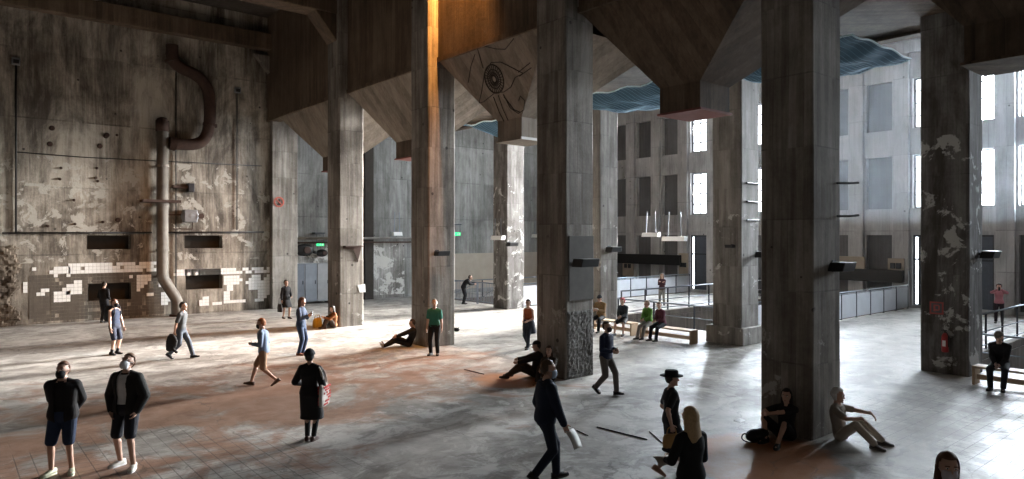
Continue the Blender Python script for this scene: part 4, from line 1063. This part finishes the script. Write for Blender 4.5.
p7 = person('woman seen from behind in long black coat with red and white tote bag', G(310,440.5), 84, 1.66, True, hpitch=-10, hands=[(.20,.20,1.0),(.10,-.22,.92)],
    feet=[((.02,.06,0),10,0),((0,-.07,0),-8,0)], top=('coat', (.010,.010,.011)), dress=dict(hem=.60, flare=.05), bottom=('leggings', (.012,.012,.013)), shoe=(.05,.025,.02), hair=('short', (.02,.016,.014)), hat=('beanie', (.03,.03,.032)), vox=.008)
p8 = person('woman in dark blue jumpsuit holding a phone up, standing before the steel cabinet', G(301,355), 352, 1.80, True, hands=[(.28,.06,1.28),(.26,-.08,1.24)], elbows=[(0,.4,-1),(0,-.4,-1)],
    feet=[((.03,.07,0),6,0),((-.03,-.08,0),-8,0)], top=('long', (.035,.055,.10)), bottom=('trousers', (.035,.06,.115)), shoe=(.16,.07,.05), hair=('long', (.07,.035,.02)), hpitch=10)
p9 = person('woman in black dress with dark shoulder bag standing left of the steel cabinet', G(286,318.5), 318, 1.74, True, hands=[(.12,.20,1.0),(.05,-.24,.85)],
    top=('long', K), dress=dict(hem=.46, flare=.04), bottom=('none', K), shoe=(.05,.03,.025), hair=('bun', (.05,.03,.02)), feet=[((.12,.09,0),8,0),((-.10,-.08,0),-8,0)])
p10 = person('person in rust brown top sitting on the floor beside the yellow bag', (12.34,26.02), 214, 1.68, True, pelvis=(0,0,.115), lean=-6, lean2=8, hpitch=14,
    feet=[((.42,.06,0),4,0),((.40,-.16,0),-8,0)], knees=[(.3,.0,1),(.3,-.1,1)], hands=[(.40,.02,.46),(.40,-.10,.44)], top=('long', (.20,.075,.025)), bottom=('trousers', (.05,.032,.022)), shoe=(.05,.03,.02), hair=('long', (.02,.014,.01)))
person('person in black reclining with outstretched legs against the orange lit pillar', (12.19,20.0), 192, 1.76, pelvis=(0,0,.12), lean=-30, lean2=-6, hpitch=8,
    feet=[((.88,.16,.03),14,62),((.80,-.10,.03),-14,58)], knees=[(.2,.2,1),(.2,-.1,1)], hands=[(.42,.20,.38),(.38,-.16,.36)], top=('long', K), bottom=('trousers', (.014,.014,.017)), shoe=(.34,.35,.38), hair=('short', (.03,.02,.014)), twist=-8)
person('man in green polo shirt and black trousers, standing by the orange lit pillar', G(434.5,355), 262, 1.75, hpitch=-14, hyaw=14,
    top=('tee', (.035,.17,.12)), bottom=('trousers', (.012,.012,.014)), shoe=(.012,.012,.012), hair=('short', (.22,.19,.16)), feet=[((0,.10,0),12,0),((.03,-.11,0),-16,0)])
person('person in black bending over the grey stair gates', ray(463.5, 37.6), 352, 1.76, lean=22, lean2=60, hands=[(.62,.20,1.12),(.62,-.18,1.12)], elbows=[(0,1,-.4),(0,-1,-.4)], hpitch=-20,
    top=('jacket', K), bottom=('trousers', (.012,.012,.015)), hair=('short', (.03,.02,.015)))
p14 = person('person in orange sleeveless top with a dark jacket tied round the waist', G(528.5,348.5), 236, 1.64, True, hands=[(.20,.10,.94),(.22,-.08,.94)], hpitch=4,
    feet=[((.20,.10,0),6,0),((-.16,-.10,.03),-8,-10)], pelvis=(0,0,.85), top=('vest', (.30,.075,.025)), bottom=('trousers', (.014,.017,.028)), shoe=(.012,.012,.014), hair=('short', (.04,.022,.014)), skin=(.44,.27,.19))
person('person in black cap sitting on the floor, back against the thick rough pillar', (12.18,13.55), 186, 1.76, pelvis=(0,0,.115), lean=-16, lean2=2, hpitch=6,
    feet=[((.80,.16,0),12,10),((.66,-.14,0),-12,0)], knees=[(.3,.2,1),(.3,-.2,1)], hands=[(.46,.12,.42),(.44,-.10,.46)], top=('jacket', (.02,.02,.022)), bottom=('trousers', (.05,.042,.033)), shoe=(.03,.025,.02), hair=('short', (.03,.02,.014)), hat=('cap', K))
person('person with brown boots sitting beside the one in the black cap, partly hidden', (12.10,12.92), 246, 1.66, True, pelvis=(0,0,.115), lean=-8, lean2=6,
    feet=[((.50,.15,0),10,0),((.56,-.12,0),-10,0)], knees=[(.3,.2,1),(.3,-.2,1)], hands=[(.44,.12,.36),(.46,-.08,.36)], top=('long', (.035,.024,.018)), bottom=('trousers', (.03,.022,.018)), shoe=(.20,.09,.045), hair=('long', (.05,.026,.015)))
p16 = person('man in dark navy suit walking with pale blue mask and a sheet of paper', G(545,482), 18, 1.86, lean=3, hands=[(.08,.25,.92),(.26,-.24,.80)], hyaw=-12,
    top=('jacket', (.012,.017,.034)), bottom=('trousers', (.011,.015,.028)), shoe=(.012,.01,.01), hair=('short', (.07,.04,.022)), mask=(.42,.52,.64), vox=.008, **walk(1.86, False, .62))
person('man in navy sweater and grey trousers striding across the middle of the floor', G(606,394), 318, 1.74, lean=2, hands=[(.24,.08,1.06),(.24,-.09,1.04)], hpitch=-6,
    top=('long', (.013,.018,.042)), bottom=('trousers', (.115,.10,.09)), shoe=(.018,.016,.016), hair=('short', (.05,.028,.016)), mask=(.05,.03,.03), **walk(1.74, False, .78))
def sit(label, y, face, x=19.98, **k):
    a = dict(pelvis=(0,0,.605), knees=[(1,.25,1),(1,-.25,1)], feet=[((.44,.13,0),8,0),((.48,-.12,0),-8,0)], hands=[(.36,.08,.72),(.36,-.06,.70)], lean=2, lean2=12)
    a.update(k); return person(label, (x, y), face, **a)
p18 = sit('person in tan jacket reading a paper on the left wooden bench', 18.35, 232, top=('jacket', (.23,.145,.07)), bottom=('trousers', (.012,.012,.015)), hair=('short', (.05,.03,.02)), hands=[(.40,.10,.86),(.40,-.10,.86)], hpitch=14, hat=('beanie', (.04,.045,.05)))
sit('person with pink hair, dark top and bare legs on the left wooden bench', 17.2, 236, female=True, h=1.66, top=('long', (.03,.036,.046)), bottom=('shorts', K), shoe=(.02,.02,.022), hair=('curly', (.42,.08,.09)), feet=[((.40,.16,0),8,0),((.46,-.16,0),-12,0)])
sit('person in bright green top and pale trousers on the right wooden bench', 16.0, 220, female=True, h=1.66, top=('long', (.10,.24,.04)), bottom=('trousers', (.22,.20,.18)), hair=('short', (.28,.21,.14)), hyaw=-30, feet=[((.50,.10,0),8,0),((.54,-.10,0),-8,0)])
sit('person in plum top and dark trousers next to the bright green top on the bench', 15.4, 214, female=True, h=1.68, top=('long', (.10,.028,.045)), bottom=('trousers', (.012,.014,.02)), hair=('short', (.16,.12,.09)), hyaw=25, hpitch=12, lean2=20)
person('person with arms crossed standing behind the pit railing above the benches', ray(662, 37.2), 250, 1.68, True, hands=[(.24,-.04,1.26),(.26,.06,1.24)], elbows=[(0,1,-1),(0,-1,-1)],
    top=('long', (.06,.022,.03)), bottom=('trousers', (.22,.21,.19)), hair=('long', (.30,.19,.12)))
p23 = person('woman in black dress and brimmed black hat walking right with tan handbag', G(671,474), 12, 1.64, True, hands=[(.12,.18,.86),(-.10,-.23,.84)], twist=-6, hyaw=-6,
    top=('tee', (.016,.017,.022)), dress=dict(hem=.62, flare=.02), bottom=('none', K), shoe=(.30,.17,.11), hair=('short', (.03,.02,.014)), hat=('brim', (.012,.012,.014)), vox=.008, **walk(1.64, False, .85))
p24 = person('woman with long blond hair and black dress, back turned, nearest the hat woman', ray(691, 8.2), 112, 1.68, True, hands=[(.22,.20,1.02),(.24,-.10,1.0)], top=('long', (.011,.011,.012)), dress=dict(hem=.66, flare=.08), bottom=('none', K), shoe=K, hair=('long', (.44,.30,.16)), vox=.008, hyaw=10)
person('woman in black sitting at the left foot of the nearest dark pillar', (11.96,6.40), 232, 1.70, True, pelvis=(0,0,.115), lean=-10, lean2=-2, hpitch=2,
    feet=[((.62,.04,0),4,0),((.42,-.24,0),-20,0)], knees=[(.3,.0,1),(.2,-.8,1)], hands=[(.36,-.20,.52),(.38,-.26,.52)], elbows=[(0,1,-.3),(0,-1,-.3)], top=('tee', (.014,.014,.016)), bottom=('shorts', K), shoe=(.012,.012,.014), hair=('long', (.02,.014,.012)), vox=.008)
person('white haired person in pale clothes sitting at the right foot of the nearest pillar', (12.72,5.74), 322, 1.74, pelvis=(0,0,.115), lean=-12, lean2=-2, hpitch=4, hyaw=-12,
    feet=[((.66,.10,0),8,0),((.60,-.24,0),-14,0)], knees=[(.3,.2,1),(.3,-.3,1)], hands=[(.56,.12,.53),(.40,-.22,.50)], hdir=[(.7,0,-.7),(.7,.3,-.6)], palms=[(0,0,-1),(0,0,-1)], elbows=[(0,1,-.5),(0,-1,-.5)], top=('tee', (.30,.26,.22)), bottom=('trousers', (.46,.40,.33)), shoe=(.10,.09,.085), hair=('curly', (.80,.78,.74)), vox=.008)
sit('man in black sweater and cap sitting forward on the right bench', 5.16, 224, x=20.08, h=1.76, top=('long', (.011,.011,.013)), bottom=('trousers', (.02,.022,.027)), shoe=(.012,.012,.014), hair=('short', (.05,.03,.02)), hat=('cap', (.16,.14,.12)), lean=8, lean2=22, hpitch=16, hands=[(.36,.05,.62),(.38,-.05,.64)])
p28 = person('person with pink top and dark curly hair photographing, behind the right railing', ray(999, 29.4), 236, 1.68, True, hands=[(.26,.07,1.46),(.26,-.06,1.46)], elbows=[(0,1,-.6),(0,-1,-.6)],
    top=('long', (.36,.15,.17)), bottom=('trousers', (.03,.02,.026)), hair=('curly', (.02,.012,.012)))
person('brown haired woman with white mask, only her head showing at the bottom edge', ray(947, 6.5), 256, 1.68, True, hpitch=4, top=('long', (.03,.03,.035)), bottom=('trousers', (.03,.03,.04)), hair=('long', (.10,.045,.024)), mask=(.50,.46,.50), vox=.008)

# ---------------------------------------------------------------- what they carry
def bagmesh(w, d, h, n=8, sag=.15):
    m = MB(); rr = []
    for i in range(n + 1):
        t = i/n; k = 1 + sag*math.sin(PI*t) - .12*t
        rr.append(ring(V((0,0,-h + h*t)), V((1,0,0)), V((0,1,0)), w/2*k, d/2*(k if t < .8 else k*(1 - (t-.8)*2.2)), 20, 3.2))
    m.loft(rr); return m
def tilt(v): return math.atan2(v.y, v.x)
# tote bag with its red print
P = p7['M']; c = P @ V((-.02,-.275,1.06)); rz = p7['root'].rotation_euler.z
t = thing('tote_bag', 'white tote bag with red lettering pattern hanging from the black coat shoulder', 'bag', c, rz)
g = bagmesh(.36, .09, .40, 8, .1); g.build('bag_body', plain('canvas', (.52,.46,.42), .85), t, True)
g = MB(); rq = random.Random(4); redp = plain('red_print', (.46,.05,.04), .8)
for fy, sgn in ((-.056,-1),(.056,1)):
    for row in range(7):
        for cix in range(5):
            if rq.random() < .72:
                x, z = -.145 + cix*.066, -.36 + row*.05; k = .045 if rq.random() < .5 else .03
                g.box((x + .03, fy, z), (k, .012, .034))
    g.bx(-.15,.15, fy-.006, fy+.006, -.055, -.035)
g.build('red_print', redp, t)
for x in (-.09, .09):
    g = MB(); sh = V((x*.25, .10, .34)); g.tube(smooth([V((x,-.02,-.02)), V((x*.8,.0,.18)), sh, V((x*.8,.02,.18)), V((x,.02,-.02))], 2), .011, 6); g.build('strap', plain('canvas_strap', (.45,.38,.34), .85), t)
# yellow bag
c = ground(331, 327.5); t = thing('shopping_bag', 'yellow carrier bag on the floor beside the person in the rust brown top', 'bag', (11.93, 26.68, .38), .6)
g = bagmesh(.44, .24, .38, 8, .12); g.build('bag_body', plain('yellow_plastic', (.60,.36,.03), .5), t, True)
for s in (-1, 1):
    g = MB(); g.tube(smooth([V((-.1,s*.06,-.02)), V((-.08,s*.05,.12)), V((.08,s*.05,.12)), V((.1,s*.06,-.02))], 2), .010, 6); g.build('handle', plain('yellow_handle', (.5,.3,.03), .5), t)
# rucksack
P = p4['M']; c = p4['back']; t = thing('rucksack', 'black rucksack on the back of the person in dark shorts', 'bag', c + V((0,0,.05)), p4['root'].rotation_euler.z)
g = MB()
for z, rx, ry in ((-.05,.11,.15),): g.loft([ring(V((0,0,zz)), V((1,0,0)), V((0,1,0)), a, b, 20, 3) for zz, a, b in ((-.32,.08,.13),(-.28,.115,.165),(-.05,.12,.17),(.12,.10,.15),(.18,.05,.10))])
g.build('pack', cloth((.018,.017,.018)), t, True)
g = MB(); g.loft([ring(V((-.11,0,zz)), V((1,0,0)), V((0,1,0)), a, b, 16, 3) for zz, a, b in ((-.28,.04,.11),(-.24,.06,.13),(-.08,.05,.12),(-.04,.02,.10))]); g.build('pocket', cloth((.025,.023,.024)), t, True)
for s in (-1, 1):
    g = MB(); g.tube(smooth([V((.06,.10*s,.10)), V((.16,.115*s,.20)), V((.26,.115*s,.14)), V((.30,.12*s,.0)), V((.26,.14*s,-.16)), V((.08,.13*s,-.24))], 2), .016, 8); g.build('shoulder_strap', cloth((.018,.017,.018)), t)
# black bundle of the walker
c = p5['wr'][-1]; t = thing('folded_jacket', 'black jacket hanging from the hand of the walker in blue jeans', 'jacket', c + V((0,0,-.06)), p5['root'].rotation_euler.z)
g = MB(); rr = []
for z, a, b, o in ((.03,.05,.03,0),(-.05,.12,.06,.01),(-.18,.17,.075,.02),(-.34,.16,.08,0),(-.46,.12,.06,-.03),(-.50,.05,.03,-.04)): rr.append(ring(V((o - .06,-.07,z)), V((1,0,0)), V((0,1,0)), a, b, 20, 2.2))
g.loft(rr); g.build('bundle', cloth((.012,.012,.013)), t, True)
g = MB(); g.cap((-.12,-.10,-.30), (.10,-.09,-.52), .05, .04); g.build('sleeve', cloth((.013,.013,.014)), t, True)
# shoulder bag, handbag, papers, phones
def handbag(p, rz, lab, col, w=.30, h=.22, d=.10, st=.16, name='handbag'):
    t = thing(name, lab, 'bag', p, rz); g = bagmesh(w, d, h, 8, .1)
    for i in range(len(g.v)): g.v[i] = g.v[i] + V((0,0,-st))
    g.build('bag_body', cloth(col, .5), t, True)
    g = MB(); g.tube(smooth([V((-w*.3,0,-st-.01)), V((-w*.22,0,-.01)), V((w*.22,0,-.01)), V((w*.3,0,-st-.01))], 2), .009, 6); g.build('strap', cloth(col, .5), t)
    return t
handbag(p23['wr'][-1] + V((0,0,-.02)), p23['root'].rotation_euler.z, 'tan leather handbag in the hand of the woman in the brimmed hat', (.36,.20,.07), .27, .20, .10, .12)
handbag(p9['M'] @ V((.0,-.30,.98)), p9['root'].rotation_euler.z, 'dark shoulder bag beside the woman in the black dress', (.02,.016,.015), .32, .36, .12, .30, 'shoulder_bag')
def sheet(p, rz, lab, w, h, tiltx, name='sheet_of_paper', col=(.62,.62,.60)):
    m = MB(); nx = 6; R = Matrix.Rotation(rz, 3, 'Z') @ Matrix.Rotation(tiltx, 3, 'Y')
    vs = []
    for i in range(nx + 1):
        for j in range(2): x = (i/nx - .5)*w; vs.append(R @ V((x, (j - .5)*h, .02*math.sin(PI*i/nx))))
    m.add(vs, [[2*i, 2*i+2, 2*i+3, 2*i+1] for i in range(nx)])
    o = tag(m.build(name, plain(name + '_' + str(len(bpy.data.materials)), col, .8, 0, .05), None, True, loc=p), lab, 'paper'); q = o.modifiers.new('thick','SOLIDIFY'); q.thickness = .003; return o
rz = p16['root'].rotation_euler.z - 1.0; sheet(p16['M'] @ V((.36,-.27,.70)), rz, 'white sheet of paper in the hand of the man in the navy suit', .30, .22, 1.0)
rz = p18['root'].rotation_euler.z; sheet(p18['M'] @ V((.46,0,.90)), rz, 'white paper held by the person in the tan jacket', .20, .30, -.7)
rz = p24['root'].rotation_euler.z; sheet(p24['M'] @ V((.32,.17,.98)), rz, 'folded cream paper held by the blond woman', .16, .22, -.5, col=(.42,.38,.32))
def phone(p, rz, lab):
    t = thing('phone', lab, 'phone', p, rz); g = MB(); g.bx(-.005,.005,-.038,.038,-.075,.075); g.build('case', M['black'], t, bevel=.003)
    g = MB(); g.bx(-.0065,-.005,-.034,.034,-.068,.068); g.build('screen', plain('dark_screen_%d' % len(bpy.data.materials), (.02,.025,.03), .15), t)
phone(p8['M'] @ V((.38,-.01,1.32)), p8['root'].rotation_euler.z, 'black phone held by the woman in the jumpsuit')
phone(p28['M'] @ V((.36,.0,1.50)), p28['root'].rotation_euler.z, 'black phone held up by the person in the pink top')
# soft black bag on the floor by the dark pillar
c = ground(757, 441); t = thing('floor_bag', 'slumped black bag with loose strap on the floor left of the nearest pillar', 'bag', (c.x, c.y, 0), heading(0))
g = MB(); g.ell((0,0,.11), (.20,.14,.11)); g.ell((.10,.02,.15), (.12,.11,.08)); g.ell((-.10,-.03,.09), (.12,.10,.09)); fuse(g, 'bag_body', cloth((.012,.012,.013)), t, .012, 2)
g = MB(); g.tube(smooth([V((-.16,-.04,.12)), V((-.28,-.08,.17)), V((-.34,-.14,.08)), V((-.22,-.16,.02)), V((-.05,-.15,.03))], 2), .012, 6); g.build('strap', cloth((.014,.014,.015)), t)

# jacket knotted round the waist of the orange top
g = MB(); q = .85
g.loft([ring(V((x, 0, z)), V((0,1,0)), V((1,0,0)), a, b, 24, 2.3) for z, a, b, x in ((q+.13,.165,.125,0),(q+.06,.195,.15,-.01),(q-.08,.22,.175,-.03),(q-.26,.235,.185,-.05),(q-.34,.22,.17,-.06))])
for s in (-1, 1): g.cap((.13,.03*s,q+.08), (.17,.07*s,q-.22), .04, .03)
fuse(g, 'tied_jacket', cloth((.018,.02,.03)), p14['root'], .012, 3)
# ================================================================ CAMERA AND LIGHT
cd = bpy.data.cameras.new('camera'); cam = bpy.data.objects.new('camera', cd); COL.objects.link(cam)
cam.location = (0, 0, CAM_H); cam.rotation_euler = (PI/2, 0, ANG - PI/2)
cd.sensor_width = 36; cd.lens = 683/1024*36; cd.shift_y = -3.5/1024; cd.clip_end = 200
sc.camera = cam
w = bpy.data.worlds.new('daylight'); sc.world = w; w.use_nodes = True
bg = w.node_tree.nodes['Background']; bg.inputs[0].default_value = (1.0, .90, .80, 1); bg.inputs[1].default_value = .06
# warm spotlight fixed on the bunker wall, washing the orange pillar
t = thing('spotlight', 'warm spotlight fixed high on the bunker wall beside the orange lit pillar', 'lamp', (12.72, 16.4, 14.1))
g = MB(); g.tube([(0,.0,0),(0,.28,0)], [.09,.12], 14); g.build('lamp_can', M['black'], t, True); g = MB(); g.bx(-.02,.25,.08,.16,-.02,.02); g.build('bracket', M['black'], t)
ld = bpy.data.lights.new('spotlight_bulb', 'SPOT'); ld.energy = 6500; ld.color = (1, .42, .10); ld.spot_size = math.radians(95); ld.spot_blend = .9; ld.shadow_soft_size = .08
lo_ = bpy.data.objects.new('spotlight_bulb', ld); COL.objects.link(lo_); lo_.parent = t; lo_.location = (0,.3,0)
lo_.rotation_euler = (V((12.80,19.37,9.4)) - V((12.72,16.7,14.1))).to_track_quat('-Z', 'Y').to_euler()
sc.view_settings.view_transform = 'Standard'; sc.view_settings.look = 'None'; sc.view_settings.gamma = 1; sc.view_settings.use_curve_mapping = False
sc.view_settings.exposure = 0.52
vb = MB(); vb.bx(23.5, 38.55, 2.0, 17.0, 4.3, 13.2); vo_ = vb.build('window_haze', None); vo_['kind'] = 'stuff'  # scattering volume added to give the right-hand windows their bloom
tag(vo_, 'bluish haze added for the glow in front of the tall windows at the right', 'haze')
k = NT('glow_haze'); vs_ = k.n('ShaderNodeVolumeScatter'); vs_.inputs['Density'].default_value = .0026; vs_.inputs['Anisotropy'].default_value = .5; vs_.inputs['Color'].default_value = (.82,.91,1,1)
k.t.nodes.remove(k.b); k.l(vs_.outputs[0], k.out.inputs['Volume']); vo_.data.materials.append(k.m)
